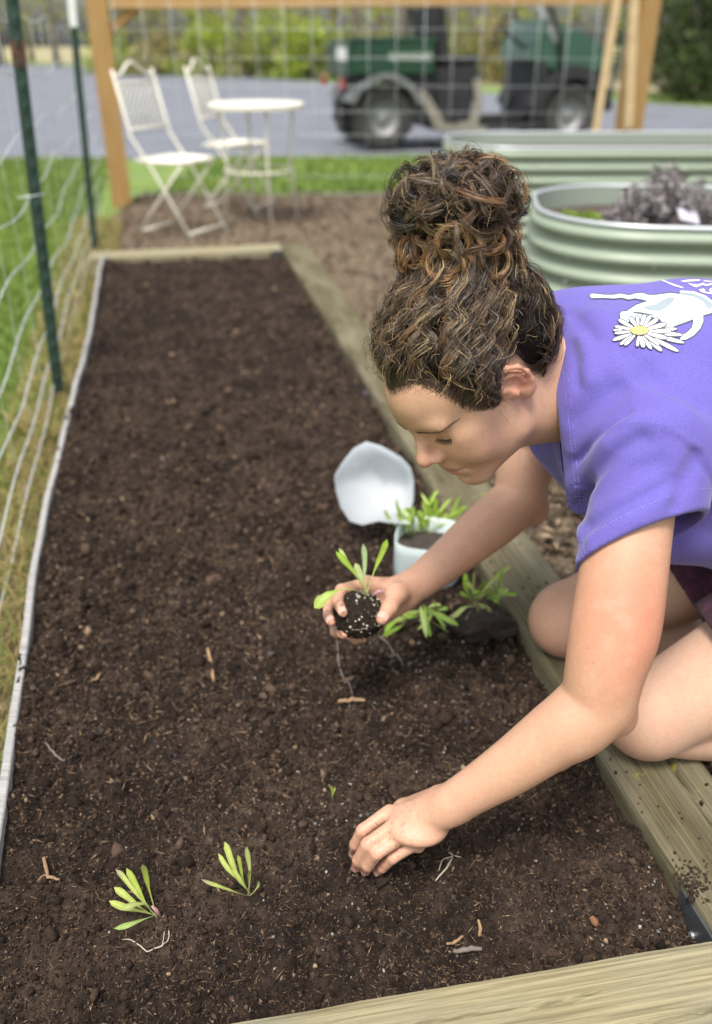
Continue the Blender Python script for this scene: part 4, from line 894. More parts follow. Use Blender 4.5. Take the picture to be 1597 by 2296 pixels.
def relax(v, f, it=2, lam=.5):
    e = np.concatenate([f[:, [0,1]], f[:, [1,2]], f[:, [2,3]], f[:, [3,0]]]); e = np.concatenate([e, e[:, ::-1]])
    for _ in range(it):
        s = np.zeros_like(v); np.add.at(s, e[:,0], v[e[:,1]]); n = np.bincount(e[:,0], minlength=len(v))[:, None]; v = v+lam*(s/np.maximum(n,1)-v)
    return v

# ------------------------------------------------------------------ the person's pose
HF, HL, HU = V3(-.6073,-.4790,-.6338), V3(.4949,-.8522,.1697), V3(-.6215,-.2106,.7546)
HO = V3(.1451, .9877, .6923)
HM = np.stack([HF, HL, HU], 1)
def hp(f, l, u): return HO+HM@(V3(f, l, u)/1000.0)
def hel(c, r, k=10, sub=False, rot=None): return el(hp(*c), V3(*r)/1000, HM if rot is None else HM@rot, k/1000, sub)
def hrc(a, b, ra, rb, k=10, sub=False): return rc(hp(*a), hp(*b), ra/1000, rb/1000, k/1000, sub)
def rotl(deg):     # rotate in the f-u plane of the head
    a = math.radians(deg); return np.array([[math.cos(a),0,-math.sin(a)],[0,1,0],[math.sin(a),0,math.cos(a)]])
head = [hel((-2,0,42), (92,72,82), 10), hel((31,0,50), (63,60,50), 20), hel((40,0,-5), (46,55,52), 25), hel((52,0,-28), (40,42,44), 20)]
for s in (1, -1):
    head += [hel((62,s*31,-16), (26,24,28), 18), hel((52,s*47,4), (24,14,14), 16), hrc((4,s*52,-6), (12,s*46,-50), 15, 15, 20), hrc((12,s*46,-50), (68,s*13,-79), 14, 13, 20),
             hel((81,s*24,34), (9,24,8), 16, rot=None), hel((38,s*40,-26), (34,17,32), 22)]
head += [hel((76,0,-78), (16,20,14), 14), hel((66,0,-50), (31,30,30), 16), hel((20,0,-62), (48,38,20), 24)]
for s in (1, -1):
    head += [hel((94,s*30,17), (11,17,9), 12, True), hel((69.5,s*30,17), (15,16.5,13.5), 5)]
head += [hrc((88,0,27), (107,0,-4), 6.8, 8.6, 9), hel((108.5,0,-8.5), (11,10.2,9.8), 7)]
for s in (1, -1):
    head += [hel((96,s*12,-13), (12,7.2,8.2), 5), hel((100,s*6.5,-21), (6.5,3.8,5), 3, True)]
head += [hel((98,0,-18), (8,5,5), 5), hel((88,0,-31), (10,17,10), 8),
         hel((92,0,-40), (7.5,20,5.5), 4), hel((89.5,0,-51.5), (8,17,6.5), 4), hel((98,0,-45.6), (12,23,1.7), 2.5, True), hel((92,0,-62), (9,16,5), 8, True)]
for s in (1, -1):
    head += [hel((84,s*24,-46), (4,3,3), 4, True)]
    # upper lid fold
    head += [hel((86,s*30,25.5), (8,17,1.6), 4, True), hrc((80.5,s*20,9.5), (77,s*41,11), 2.2, 2.0, 3)]
# ears (posteriorly rotated about the tragus)
def ear(s):
    R = rotl(-32); o = []
    def e(f, u, l): q = R@V3(f, 0, u); return (q[0]-6, s*(66+l), q[2]+4)
    hx = [(0,4,8),(6,17,9),(1,29,11),(-10,33,14),(-21,27,17),(-25,13,19),(-22,-3,18),(-15,-15,15),(-8,-22,11)]
    o += [hel(e(-8,6,4), (20,7,26), 6, rot=R)]
    o += [hrc(e(*hx[i]), e(*hx[i+1]), 3.6, 3.6, 3) for i in range(len(hx)-1)]
    o += [hel(e(-7,-21,9), (8,5,9), 5, rot=R)]
    o += [hel(e(-9,9,16), (12,9,15), 4, True, rot=R), hel(e(-3,-6,15), (5,8,8), 3, True, rot=R)]
    ah = [(-8,24,11),(-15,15,13),(-16,4,13),(-11,-8,12)]
    o += [hrc(e(*ah[i]), e(*ah[i+1]), 3.2, 3.0, 4) for i in range(3)]
    o += [hel(e(5,-2,10), (4,4,6), 4, rot=R), hel(e(1,-24,4), (6,6,6), 8)]
    return o
head += ear(1)+ear(-1)
C7 = V3(.305, 1.055, .735)
neck = [rc(hp(-22,0,-12), hp(-45,0,-60), .050, .050, .03), rc(hp(2,0,-48), V3(.275,1.03,.660), .043, .055, .03), rc(hp(-42,0,-42), C7+V3(-.01,0,-.045), .048, .058, .03)]
SL = P(1452,1018,.985); SR = V3(.335, 1.245, .680)
spine = [V3(.35,1.05,.695), V3(.47,1.06,.675), V3(.60,1.06,.612), V3(.78,1.06,.51)]
def torso_ops(g=0.0):
    ax = nrm(spine[2]-spine[0]); lat = nrm(V3(0,1,0)-ax*ax[1]); dor = np.cross(ax, lat); dor = dor if dor[2] > 0 else -dor; M = np.stack([ax, lat, dor], 1)
    o = [el(spine[1]+V3(-.01,0,-.035), (.17+g,.160+g,.105+g), M, .04), el(spine[2]+V3(0,0,-.03), (.17+g,.145+g,.095+g), M, .05), el(spine[3]+V3(0,0,-.03), (.15+g,.175+g,.125+g), M, .06)]
    o += [rc(SL, spine[0]+V3(.03,-.06,-.02), .052+g, .060+g, .03), rc(SR, spine[0]+V3(.03,.06,-.02), .054+g, .060+g, .03), rc(C7+V3(.03,0,-.05), spine[1], .062+g, .085+g, .05)]
    o += [rc(C7+V3(.02,-.03,-.045), SL+V3(.015,.02,-.005), .046+g, .044+g, .03), rc(C7+V3(.02,.03,-.045), SR+V3(.015,-.02,-.005), .046+g, .044+g, .03)]
    for s in (-1, 1):   # scapula and breast
        o += [el(spine[1]+lat*s*.085+dor*.050, (.075,.06,.045), M, .05), rc(spine[1]+V3(-.02,s*.065,-.10), spine[1]+V3(-.03,s*.07,-.16), .06+g, .052+g, .05)]
    return o
# near (left) arm
armL = chain([(SL, .038), (P(1414,1180,.972), .0455), (P(1382,1390,.965), .0490), (P(1358,1495,.968), .0435), (P(1342,1572,.980), .0405)], .03)
armL += [rc(P(1352,1580,.985), P(1384,1607,.990), .034, .0215, .02)]
armL += chain([(P(1340,1575,.980), .0405), (P(1290,1620,.988), .0400), (P(1236,1654,1.000), .0360), (P(1150,1716,1.020), .0315), (P(1075,1764,1.038), .0270), (P(1006,1806,1.056), .0238)], .02)
armL += [rc(P(1258,1556,.944), P(1300,1584,.936), .0035, .0015, .010, True)]
armL += [rc(P(1030,1812,1.05), P(1000,1832,1.055), .014, .012, .012)]   # ulna head
# near hand
def finger(pts, r, k=.004):
    return [rc(pts[i], pts[i+1], r[i], r[i+1], .003) for i in range(len(pts)-1)]
W_L = P(1002,1808,1.056)
hl = []
mcpL = [G(873,1819,.194), G(895,1842,.199), G(917,1865,.194), G(939,1887,.180)]
pipL = [G(813,1862,.180), G(824,1893,.180), G(846,1913,.174), G(880,1924,.161)]
dipL = [G(797,1893,.151), G(804,1928,.147), G(826,1941,.143), G(858,1945,.137)]
tipL = [G(794,1913,.126), G(800,1944,.124), G(821,1953,.122), G(848,1954,.122)]
rL = [(.0090,.0083,.0077,.0066), (.0092,.0085,.0079,.0068), (.0090,.0082,.0076,.0065), (.0083,.0074,.0068,.0058)]
palmL = []
for i in range(4): palmL += [rc(W_L+(mcpL[i]-W_L)*.08+V3(0,0,-.002), mcpL[i]+V3(0,0,-.004), .0180, .0085, .007)]
palmL += [rc(mcpL[0]+V3(0,0,-.006), mcpL[3]+V3(0,0,-.010), .0085, .0080, .005), el((mcpL[1]+mcpL[2]+W_L*1.0)/3+V3(0,0,-.012), (.038,.030,.015), None, .012)]
palmL += [rc(P(985,1790,1.075), G(905,1815,.168), .016, .0135, .014), rc(G(905,1815,.168), G(862,1850,.150), .0125, .0105, .008), rc(G(862,1850,.150), G(838,1880,.130), .0105, .0085, .006)]
hl = [finger([mcpL[i], pipL[i], dipL[i], tipL[i]], rL[i]) for i in range(4)]
# far (right) arm
armR = chain([(SR, .052), (P(1205,985,1.405), .047), (P(1176,1060,1.405), .0435), (P(1166,1118,1.405), .0405)], .03)
armR += [rc(P(1180,1130,1.41), P(1196,1142,1.415), .032, .026, .02)]
armR += chain([(P(1166,1118,1.405), .0405), (P(1118,1160,1.395), .0415), (P(1060,1208,1.380), .0375), (P(1000,1258,1.358), .0315), (P(945,1302,1.338), .0265), (P(916,1320,1.330), .0245)], .02)
W_R = P(916,1322,1.330)
BALL = P(805,1378,1.275); BR = .0385
mcpR = [P(822,1310,1.322), P(812,1330,1.336), P(812,1356,1.343), P(826,1380,1.343)]
pipR = [P(765,1323,1.293), P(740,1345,1.302), P(750,1394,1.312), P(784,1424,1.322)]
dipR = [P(757,1350,1.262), P(733,1373,1.268), P(752,1417,1.285), P(798,1434,1.297)]
tipR = [P(770,1374,1.238), P(743,1394,1.240), P(771,1424,1.260), P(815,1432,1.276)]
rR = [(.0110,.0095,.0088,.0070), (.0112,.0095,.0086,.0070), (.0108,.0090,.0080,.0064), (.0098,.0078,.0070,.0056)]
palmR = []
for i in range(4): palmR += [rc(W_R+(mcpR[i]-W_R)*.08, mcpR[i], .0185, .0118, .010)]
palmR += [rc(mcpR[0], mcpR[3], .012, .011, .01), rc(P(912,1318,1.32), P(888,1332,1.288), .0195, .0165, .014), rc(P(888,1332,1.288), P(874,1362,1.258), .0150, .0118, .01), rc(P(874,1362,1.258), P(857,1388,1.240), .0118, .0092, .006)]
palmR += [rc(P(905,1345,1.325), P(850,1388,1.325), .018, .014, .014)]
hr = [finger([mcpR[i], pipR[i], dipR[i], tipR[i]], rR[i]) for i in range(4)]
# legs
KL = V3(.432, .945, .206); KR = V3(.366, 1.185, .202)
HJL = V3(.79, .965, .465); HJR = V3(.79, 1.15, .465)
def leg(K, Hj, s, ankle):
    d = nrm(Hj-K); th = chain([(Hj, .098), (K+(Hj-K)*.5, .084), (K+(Hj-K)*.22, .071), (K, .060)], .04)
    th += [el(K+V3(-.012,0,-.008), (.054,.054,.056), None, .03)]
    kn = K+V3(.035,0,-.018); cf = kn+(ankle-kn)*.35
    th += chain([(kn, .050), (cf+V3(0,0,.012), .056), (kn+(ankle-kn)*.7, .044), (ankle, .034)], .03)
    ft = ankle+V3(.05,0,-.02); toe = ankle+V3(.15,s*.01,-.035)
    th += [rc(ankle, ft, .034, .033, .02), rc(ft, toe, .033, .024, .02), rc(toe+V3(0,-.025,0), toe+V3(0,.025,0), .018, .018, .02)]
    return th
legL = leg(KL, HJL, -1, V3(.84,1.0,.085)); legR = leg(KR, HJR, 1, V3(.80,1.20,.085))
BODY = [head+neck, torso_ops(-.008), armL+palmL, armR+palmR, legL, legR]
FING = hl+hr
def f_body(p, c, R):
    d = eval_groups(BODY, p, c, R, .016)
    for g in FING: 
        q = eval_ops(g, p, c, R); d = smin(d, q, .003)
    return d
# grid steps grow towards the hips and feet, where nothing fine is seen
def stretch(q):
    q = q.copy(); x = q[:, 0]; q[:, 0] = np.where(x > .34, x+np.clip(x-.34, 0, .2)**2*3.0+np.clip(x-.54, 0, 9)*1.2, x); return q
bv, bf = surface(f_body, (-.05,.62,.02), (.70,1.42,.86), .0028, warp=stretch, slack=1.5)
bv = relax(bv, bf, 2, .5)
person = empty('person', (.6,1.05,0)); tag(person, 'woman in a purple T-shirt kneeling on the timber and leaning over the soil to plant', 'person')
def add_part(name, v, f, m, parent, smooth=True):
    me = mesh_np(name, v-np.array(person.location), f, smooth); return add_obj(name, me, m, parent)
# skin colour: base tone plus blush, tan, lips, brows, soil on the fingertips
loc = (bv-HO)@HM*1000.0                                         # head-local mm
skin = np.tile(np.array([[.555,.322,.212]]), (len(bv),1))
def blend(w_, col): 
    global skin
    i_ = np.nonzero(w_ > 2e-3)[0]; w_ = np.clip(w_[i_], 0, 1)[:, None]; skin[i_] = skin[i_]*(1-w_)+np.array([col])*w_
def gau(p, c, s):
    o = np.zeros(len(p)); i_ = np.nonzero((np.abs(p[:,0]-c[0]) < 3*s[0]) & (np.abs(p[:,2]-c[2]) < 3*s[2]))[0]; o[i_] = np.exp(-(((p[i_]-np.array(c))/np.array(s))**2).sum(1)); return o
inhead = np.linalg.norm(bv-HO, axis=1) < .17
blend(.35*np.clip(.5+fbm(bv*18, 3, 90), 0, 1), (.60,.34,.225))
blend(.85*gau(bv, P(1425,1400,.92), (.06,.09,.07)), (.56,.205,.125))            # sun-flushed upper arm
for a_ in (P(1385,1605,.98), P(1180,1140,1.40)): blend(.5*gau(bv, a_, (.03,.03,.03)), (.56,.25,.17))
for K_ in (KL, KR): blend(.6*gau(bv, K_+V3(-.03,-.02,0), (.07,.07,.07)), (.63,.36,.25))
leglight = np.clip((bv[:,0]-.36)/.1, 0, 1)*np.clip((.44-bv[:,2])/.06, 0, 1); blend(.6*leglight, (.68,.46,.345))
for s in (1,-1):
    blend(.62*gau(loc, (-14,s*82,8), (22,14,30))*inhead, (.62,.20,.14))
    blend(.5*gau(loc, (72,s*38,-12), (22,16,18))*inhead, (.60,.28,.20))
blend(.62*gau(loc, (108,0,-8), (14,13,13))*inhead, (.58,.22,.155))
lipm = np.maximum(gau(loc, (98,0,-40.5), (9,19,4.6)), gau(loc, (96,0,-51), (9,16,5.4)))
blend(.85*np.clip(lipm*2.2-.3, 0, 1)*inhead*(loc[:,0] > 82), (.40,.125,.105))
for s in (1,-1):                                                # brows
    y_ = s*loc[:,1]; bu = 35.5+3.5*np.sin(np.clip((y_-8)/42, 0, 1)*math.pi*.75)
    bm_ = np.exp(-((loc[:,2]-bu)/3.6)**2)*((y_ > 9) & (y_ < 50) & (loc[:,0] > 45)); blend(.35*bm_*inhead, (.20,.11,.07))
    blend(.45*gau(loc, (84,s*30,17), (10,20,9))*inhead, (.40,.21,.15)); blend(.3*np.exp(-((loc[:,2]-9.0)/1.2)**2)*((y_ > 17) & (y_ < 44) & (loc[:,0] > 70))*inhead, (.06,.035,.03))
sc = V3(-2,0,42)
blend(.30*np.clip(fbm(bv*34, 3, 190)*1.6, 0, 1), (.66,.33,.235)); blend(.22*np.clip(-fbm(bv*55, 3, 191)*1.6, 0, 1), (.66,.45,.33)); blend(.16*np.clip(noise(bv*260, 192)*1.5, 0, 1), (.52,.28,.19))
rf = np.random.default_rng(3); fi = rf.choice(len(bv), 110, replace=False)
for q_ in bv[fi]: blend(rf.uniform(.25,.6)*gau(bv, q_, np.full(3, rf.uniform(.0008,.0016))), (.27,.14,.085))
dirt = np.clip(3.0*noise(bv*380, 15)-1.5, 0, .6); blend(dirt*np.maximum(gau(bv, (mcpL[1]+pipL[2])/2, (.05,.05,.04)), gau(bv, BALL, (.06,.06,.05))), (.07,.042,.03))
for q_ in mcpL+pipL: blend(.42*gau(bv, q_+V3(0,0,.006), (.010,.010,.010)), (.62,.28,.20))
for q_ in mcpR+pipR: blend(.40*gau(bv, q_, (.011,.011,.011)), (.60,.27,.19))
for tps, fl in ((tipL, dipL), (tipR, dipR)):
    for t_, d_ in zip(tps, fl):
        blend(.55*gau(bv, t_, (.013,.013,.013)), (.60,.25,.18)); blend(np.clip(2.2*noise(bv*230, 5)-.5, 0, .85)*gau(bv, t_, (.026,.026,.022)), (.08,.046,.032))
        blend(.35*gau(bv, d_, (.01,.01,.01)), (.58,.27,.19))
blend(.5*gau(bv, P(857,1388,1.24), (.014,.014,.014)), (.62,.27,.19))
for q in (P(1192,926,.99), P(1029,940,1.0)): blend(.9*gau(bv, q, (.0022,.0022,.0022)), (.10,.05,.035))
HLN = np.array([(0,90),(19,97),(34,100),(41,87),(51,64),(62,38),(72,10),(80,14),(88,42),(100,50),(117,36),(124,4),(132,-28),(150,-52),(180,-60)], float)
ph_ = np.degrees(np.arctan2(np.abs(loc[:,1]), loc[:,0]+2)); hm0 = loc[:,2]-np.interp(ph_, HLN[:,0], HLN[:,1])+5*fbm(loc*.09, 2, 55)
blend(.8*np.clip((hm0+9)/13, 0, 1)*(np.linalg.norm(loc-sc, axis=1) < 108)*(np.abs(loc[:,1]) < 76), (.075,.045,.032))
M_skin = mat('skin', (.6,.38,.27), .46, attr='Col', var=.06, scale=200, bump=.22, bscale=700, bdist=.0010, sss=.10, spec=.40)
me = mesh_np('body', bv-np.array(person.location), bf); put_color(me, skin); body = add_obj('body', me, M_skin, person)
# nails
M_nail = mat('nail', (.68,.40,.32), .28, var=.05)
def nail(t, d, nd, r):
    t, d = np.array(t), np.array(d); ax = nrm(t-d); nd = nrm(np.array(nd)-ax*np.dot(nd, ax)); sd = np.cross(ax, nd); v = []; f = []
    for i in range(5):
        for j in range(5):
            a = (j-2)/2*.95; q = (i-2)/2; p = t+ax*(q*.0055-.0005)+(nd*math.cos(a)+sd*math.sin(a))*(r+.0006-.0011*max(0,q)**2); v.append(p-np.array(person.location))
    for i in range(4):
        for j in range(4): f.append((i*5+j, i*5+j+1, (i+1)*5+j+1, (i+1)*5+j))
    add_obj('nail', mesh_np('nail', v, f), M_nail, body)
for i in range(4): nail(tipL[i], dipL[i], nrm(dipL[i]-tipL[i]+V3(-.3,-.2,.1)*0+V3(-.02,-.01,.0)), rL[i][3]); 
tocam = lambda p: nrm(V3(0,0,CAM_H)-p)
for i in range(2): nail(tipR[i], dipR[i], tocam(tipR[i])+V3(-.2,0,.1), rR[i][3])
nail(P(857,1388,1.240), P(874,1362,1.258), tocam(BALL)+V3(-.1,0,.35), .0092)
# eyelashes and eyebrow hairs, rooted on the lid and brow by marching the head's distance field
def on_face(l, u):
    f = np.linspace(116, 40, 400); q = np.array([hp(x, l, u) for x in f]).astype(np.float32); d = eval_ops(head, q, q.mean(0), .3); k = np.nonzero(d < 0)[0]; return f[k[0]] if len(k) else 70.0
rb = np.random.default_rng(6); PL = np.array(person.location)
for s in (1, -1):
    el_ = MB(); line = []
    for k in range(20):
        l = s*(18.5+k*1.3); u0 = 9.2+.018*(k-9)**2; f0 = on_face(l, u0); b = hp(f0-.2, l, u0); line.append(hp(f0+.1, l, u0)-PL); fan = (k-8)*.34
        m_ = hp(f0+3.0, l+s*fan*.5, u0-2.4); e = hp(f0+5.6, l+s*fan, u0-3.2); el_.tube([b-PL, m_-PL, e-PL], [.00034,.00028,.0001], 4)
    el_.tube(line, [.0003]+[.00055]*18+[.0003], 5); el_.build('eyelashes', mat('lash_black', (.012,.009,.008), .6), body)
    bw = MB()
    for k in range(140):
        t = rb.random(); l = 9+43*t; wd = 4.6*(1-.55*t)*(.55+.45*min(1, t*6)); u0 = 32.5+3.8*math.sin(min(1, t*1.25)*math.pi*.62)-2.5*max(0, t-.65)*2-5.0*t+rb.uniform(-.5,.5)*wd; f0 = on_face(s*l, u0); dl_ = rb.uniform(4,8); up = rb.uniform(.2,1.0)*(1-t)*1.2-.5*t
        l1, u1 = l+dl_*.8, u0+up*2.4; f1 = on_face(s*l1, u1); bw.tube([hp(f0-.1, s*l, u0)-PL, hp((f0+f1)/2+.9, s*(l+l1)/2, (u0+u1)/2)-PL, hp(f1+.4, s*l1, u1)-PL], [.00022,.0002,.0001], 3)
    bw.build('eyebrow', mat('brow_brown', (.085,.053,.036), .6), body)['kind'] = 'stuff'

# ------------------------------------------------------------------ T-shirt: a cloth shell round the torso and upper arms
f32 = lambda a: np.asarray(a, np.float32)
axL = nrm(P(1405,1215,.972)-SL); RARM = nrm(P(1205,985,1.405)-SR); RHEM = SR+RARM*.125
HEM_L = P(1412,1222,.972)
SLEEVE_N = nrm(np.cross(P(1300,1266,.97)-P(1523,1180,.97), tocam(HEM_L)+V3(0,.0,.35))); SLEEVE_N = SLEEVE_N if SLEEVE_N[2] < 0 else -SLEEVE_N
def plane3(a, b, c, inside):
    n = nrm(np.cross(b-a, c-a)); n = n if (inside-a)@n > 0 else -n; return a, n
pA, pB, pC, pD, pE = P(1215,636,1.2), P(1244,850,1.0), P(1264,1040,1.02), P(1249,1140,1.10), P(1165,998,1.25)
PL1 = plane3(pA, pB, pC, V3(.5,1.05,.65)); PL2 = plane3(pC, pD, pE, V3(.5,1.05,.65))
SH_T = torso_ops(.009) + [rc(V3(.29,1.165,.708), V3(.56,1.165,.712), .055, .058, .04), rc(V3(.33,1.05,.70), V3(.5,1.05,.70), .06, .075, .05), rc(V3(.300,.985,.690), V3(.300,1.12,.715), .058, .058, .03), rc(V3(.300,.975,.655), V3(.305,.97,.59), .052, .046, .03), rc(V3(.33,.985,.60), V3(.37,.99,.50), .062, .050, .04), rc(V3(.31,1.09,.60), V3(.40,1.10,.47), .075, .060, .04), rc(V3(.46,1.05,.52), V3(.70,1.05,.44), .095, .10, .05)]
SH_L = [rc(SL+axL*-.015, P(1412,1290,.968), .0570, .0630, .02), rc(SL+V3(.025,0,0), P(1452,1215,.990), .050, .0600, .03)]
SH_R = [rc(SR, SR+RARM*.22, .060, .066, .02)]
def wob(q, s, fr):      # cheap smooth wobble
    return np.sin(q[:,0]*fr+s+1.7*np.sin(q[:,1]*fr*.63+s*2))*np.sin(q[:,1]*fr*.9-s+1.3*np.sin(q[:,2]*fr*.71))+np.sin(q[:,2]*fr*1.1+s*3+1.5*np.sin(q[:,0]*fr*.5))*.6
CREASE = []
def crease(pts, amp, wid): CREASE.append((np.array(pts), amp, wid))
def shirt_parts(p, c, R):
    dt = eval_ops(SH_T, p, c, R); dl = eval_ops(SH_L, p, c, R); dr = eval_ops(SH_R, p, c, R)
    sl_ = (p-f32(HEM_L))@f32(SLEEVE_N); sr_ = (p-f32(RHEM))@f32(RARM)
    y = np.clip((p[:,1]-.97)/.13, 0, 1); y = y*y*(3-2*y)
    pc = ((p-f32(PL1[0]))@f32(PL1[1]))*(1-y)+((p-f32(PL2[0]))@f32(PL2[1]))*y
    return dt, dl, dr, sl_, sr_, pc
def f_shirt(p, c, R):
    dt, dl, dr, sl_, sr_, pc = shirt_parts(p, c, R)
    d = smin(smin(dt, dl, .007), dr, .01)
    sm = (p-f32(SEAM[0]))@f32(SEAM[1]); nr = np.clip((.15-np.linalg.norm(p-f32(SL), axis=1))/.02, 0, 1)
    d = d+(nr*(.0018*np.clip(sm/.003+.5, 0, 1)-.0010*np.exp(-((sm+.004)/.004)**2))).astype(np.float32)
    d = d-(.0024*wob(p, 1.0, 24)+.0007*wob(p, 4.0, 55)).astype(np.float32)
    for pts, amp, wid in CREASE:
        if np.linalg.norm(pts.mean(0)-c) > .2+R: continue
        m = np.full(len(p), BIG, np.float32)
        for i in range(len(pts)-1):
            a_ = f32(pts[i]); ba = f32(pts[i+1])-a_; pa = p-a_; h = np.clip(pa@ba/(ba@ba), 0, 1); m = np.minimum(m, np.linalg.norm(pa-h[:, None]*ba, axis=1)+.004*np.abs(h-.5)*0)
        d = d-amp*np.exp(-(m/wid)**2)
    band = .0006*np.clip(1-np.abs(pc-.010)/.011, 0, 1)**.3*(pc < .021)+.0006*((sl_ > -.020) & (dl < dt))
    op = np.minimum(np.minimum(np.abs(pc), np.abs(sl_)+np.clip(dl-dt, 0, 1)*4), np.abs(sr_)); tin = .0058+.009*np.clip((op-.03)/.03, 0, 1)
    sh = np.maximum(d-.0015-band, -(d+tin))
    sh = smax(sh, -pc, .0015)
    capL = prim(rc(HEM_L, HEM_L+axL*.20, .095, .095), p)
    sh = smax(sh, -np.maximum(np.maximum(-sl_, dl-dt-.002), capL-.02), .0015)
    sh = smax(sh, -np.maximum(np.maximum(-sr_, dr-dt-.002), prim(rc(RHEM, RHEM+RARM*.2, .12, .12), p)), .0015)
    return smax(sh, (p-f32(V3(.66,1.05,.5)))@f32(nrm(V3(1,0,-.28))), .003)
SEAM = None
# creases placed on the cloth (ridges +, valleys -)
def onS(px, py): return P(px, py, CZ.get((px,py), 1.0))
CZ = {}
def march(px, py):
    r = ray(px, py); t = np.linspace(.75, 1.5, 700); p = (np.array([0,0,CAM_H])+r[None]*t[:, None]).astype(np.float32); c = p.mean(0); d = np.minimum(np.minimum(eval_ops(SH_T, p, c, 2.), eval_ops(SH_L, p, c, 2.)), eval_ops(SH_R, p, c, 2.)); k = np.nonzero(d < 0.0)[0]
    return p[k[0]].astype(float) if len(k) else p[np.argmin(d)].astype(float)
_a, _b, _c2 = march(1310,1085), march(1432,966), march(1567,1024); _n = nrm(np.cross(_b-_a, _c2-_a)); SEAM = (_b, _n if _n@axL > 0 else -_n)
for pts, amp, wid in [([(1280,1120),(1306,1080),(1365,994),(1425,955),(1470,955)], .0095, .012), ([(1300,1130),(1330,1075),(1385,1010),(1440,980)], -.0048, .011), ([(1425,966),(1507,977),(1567,1022),(1585,1060)], -.0022, .004), ([(1300,760),(1320,800),(1322,850)], .0045, .010), ([(1285,770),(1298,815),(1300,860)], -.003, .008),
                      ([(1290,1010),(1350,955),(1420,905)], .0035, .010), ([(1300,1030),(1355,975),(1410,935)], -.003, .008), ([(1330,700),(1380,760),(1440,800)], .003, .014), ([(1290,940),(1370,880),(1470,850)], -.0028, .013),
                      ([(1560,1030),(1530,1090),(1515,1130)], -.006, .010), ([(1400,830),(1470,900),(1530,940)], .004, .016), ([(1420,810),(1490,880),(1560,920)], -.004, .014), ([(1300,1090),(1290,1140),(1300,1200)], .005, .010), ([(1330,1210),(1420,1160),(1510,1110)], .004, .012), ([(1325,1180),(1410,1135),(1500,1080)], -.004, .010), ([(1330,1160),(1400,1120),(1470,1085)], .0025, .012), ([(1350,1110),(1420,1060),(1480,1040)], -.0025, .012), ([(1275,700),(1300,720),(1330,760)], -.003, .009)]:
    crease([march(*q) for q in pts], amp*1.45, wid)
sv, sf = surface(f_shirt, (.14,.72,.26), (.80,1.42,.93), .0027)
sv = relax(sv, sf, 2, .5)
M_shirt = mat('purple_cotton', (.115,.090,.375), .9, attr=None, col2=(.170,.138,.475), scale=620, bump=.35, bscale=1500, bdist=.0006, sheen=.2, spec=.2)
# drop the unseen inner layer away from the openings
vals = np.zeros((len(sv), 6))
for i in range(0, len(sv), 60000): q = shirt_parts(sv[i:i+60000].astype(np.float32), V3(.45,1.05,.62), 2.0); vals[i:i+60000] = np.stack(q, 1)
e1 = sv[sf[:,1]]-sv[sf[:,0]]; e2 = sv[sf[:,3]]-sv[sf[:,0]]; fn_ = np.cross(e1, e2); nor = np.zeros_like(sv)
for j in range(4): np.add.at(nor, sf[:, j], fn_)
nor /= np.linalg.norm(nor, axis=1)[:, None]+1e-12
def dm(q): return np.concatenate([np.min(np.stack(shirt_parts(q[i:i+60000].astype(np.float32), V3(.45,1.05,.62), 2.0)[:3]), axis=0) for i in range(0, len(q), 60000)])
inn = (dm(sv+nor*.003) < vals[:, :3].min(1)) & (vals[:,5] > .07) & (vals[:,3] < -.06) & (vals[:,4] < -.06) & (sv[:,0] < .60)
sf = sf[~inn[sf].all(1)]; us_ = np.unique(sf); mp_ = np.zeros(len(sv), int); mp_[us_] = np.arange(len(us_)); sv = sv[us_]; vals = vals[us_]; sf = mp_[sf]
shirt = add_part('t_shirt', sv, sf, M_shirt, person)
SBVH = BVHTree.FromPolygons([Vector(p) for p in sv], [list(map(int, q)) for q in sf])
# stitching: short light threads along the neckline and the sleeve hem
def stitches(val, name, keep):
    q = val[sf]; tri = np.vstack([sf[:, [0,1,2]], sf[:, [0,2,3]]]); t = val[tri]; neg = t < 0; cr = neg.any(1) & ~neg.all(1) & keep[tri].all(1)
    tri = tri[cr]; t = t[cr]; seg = []
    for T, V_ in zip(tri, t):
        pt = []
        for a, b in ((0,1),(1,2),(2,0)):
            if (V_[a] < 0) != (V_[b] < 0): h = V_[a]/(V_[a]-V_[b]); pt.append(sv[T[a]]*(1-h)+sv[T[b]]*h)
        if len(pt) == 2: seg.append(pt)
    return np.array(seg)
outw = np.minimum(np.minimum(vals[:,0], vals[:,1]), vals[:,2]) > -.0012
M_thread = mat('light_thread', (.30,.26,.66), .8); st = MB()
for val, keep in ((vals[:,5]-.011, outw & (vals[:,5] < .03)), (vals[:,5]-.0155, outw & (vals[:,5] < .03)), (vals[:,3]+.019, outw & (vals[:,1] < vals[:,0]))):
    sg = stitches(val, 's', keep)
    for k, (a, b) in enumerate(sg):
        if int((a[0]*130+a[1]*210+a[2]*170)*2.6) % 2: continue
        m_ = (a+b)/2; d_ = b-a; n_ = tocam(m_)*.0007; st.tube([m_-d_*.6+n_-np.array(person.location), m_+d_*.6+n_-np.array(person.location)], .00042, 3)
if st.v: o = st.build('stitching', M_thread, shirt)
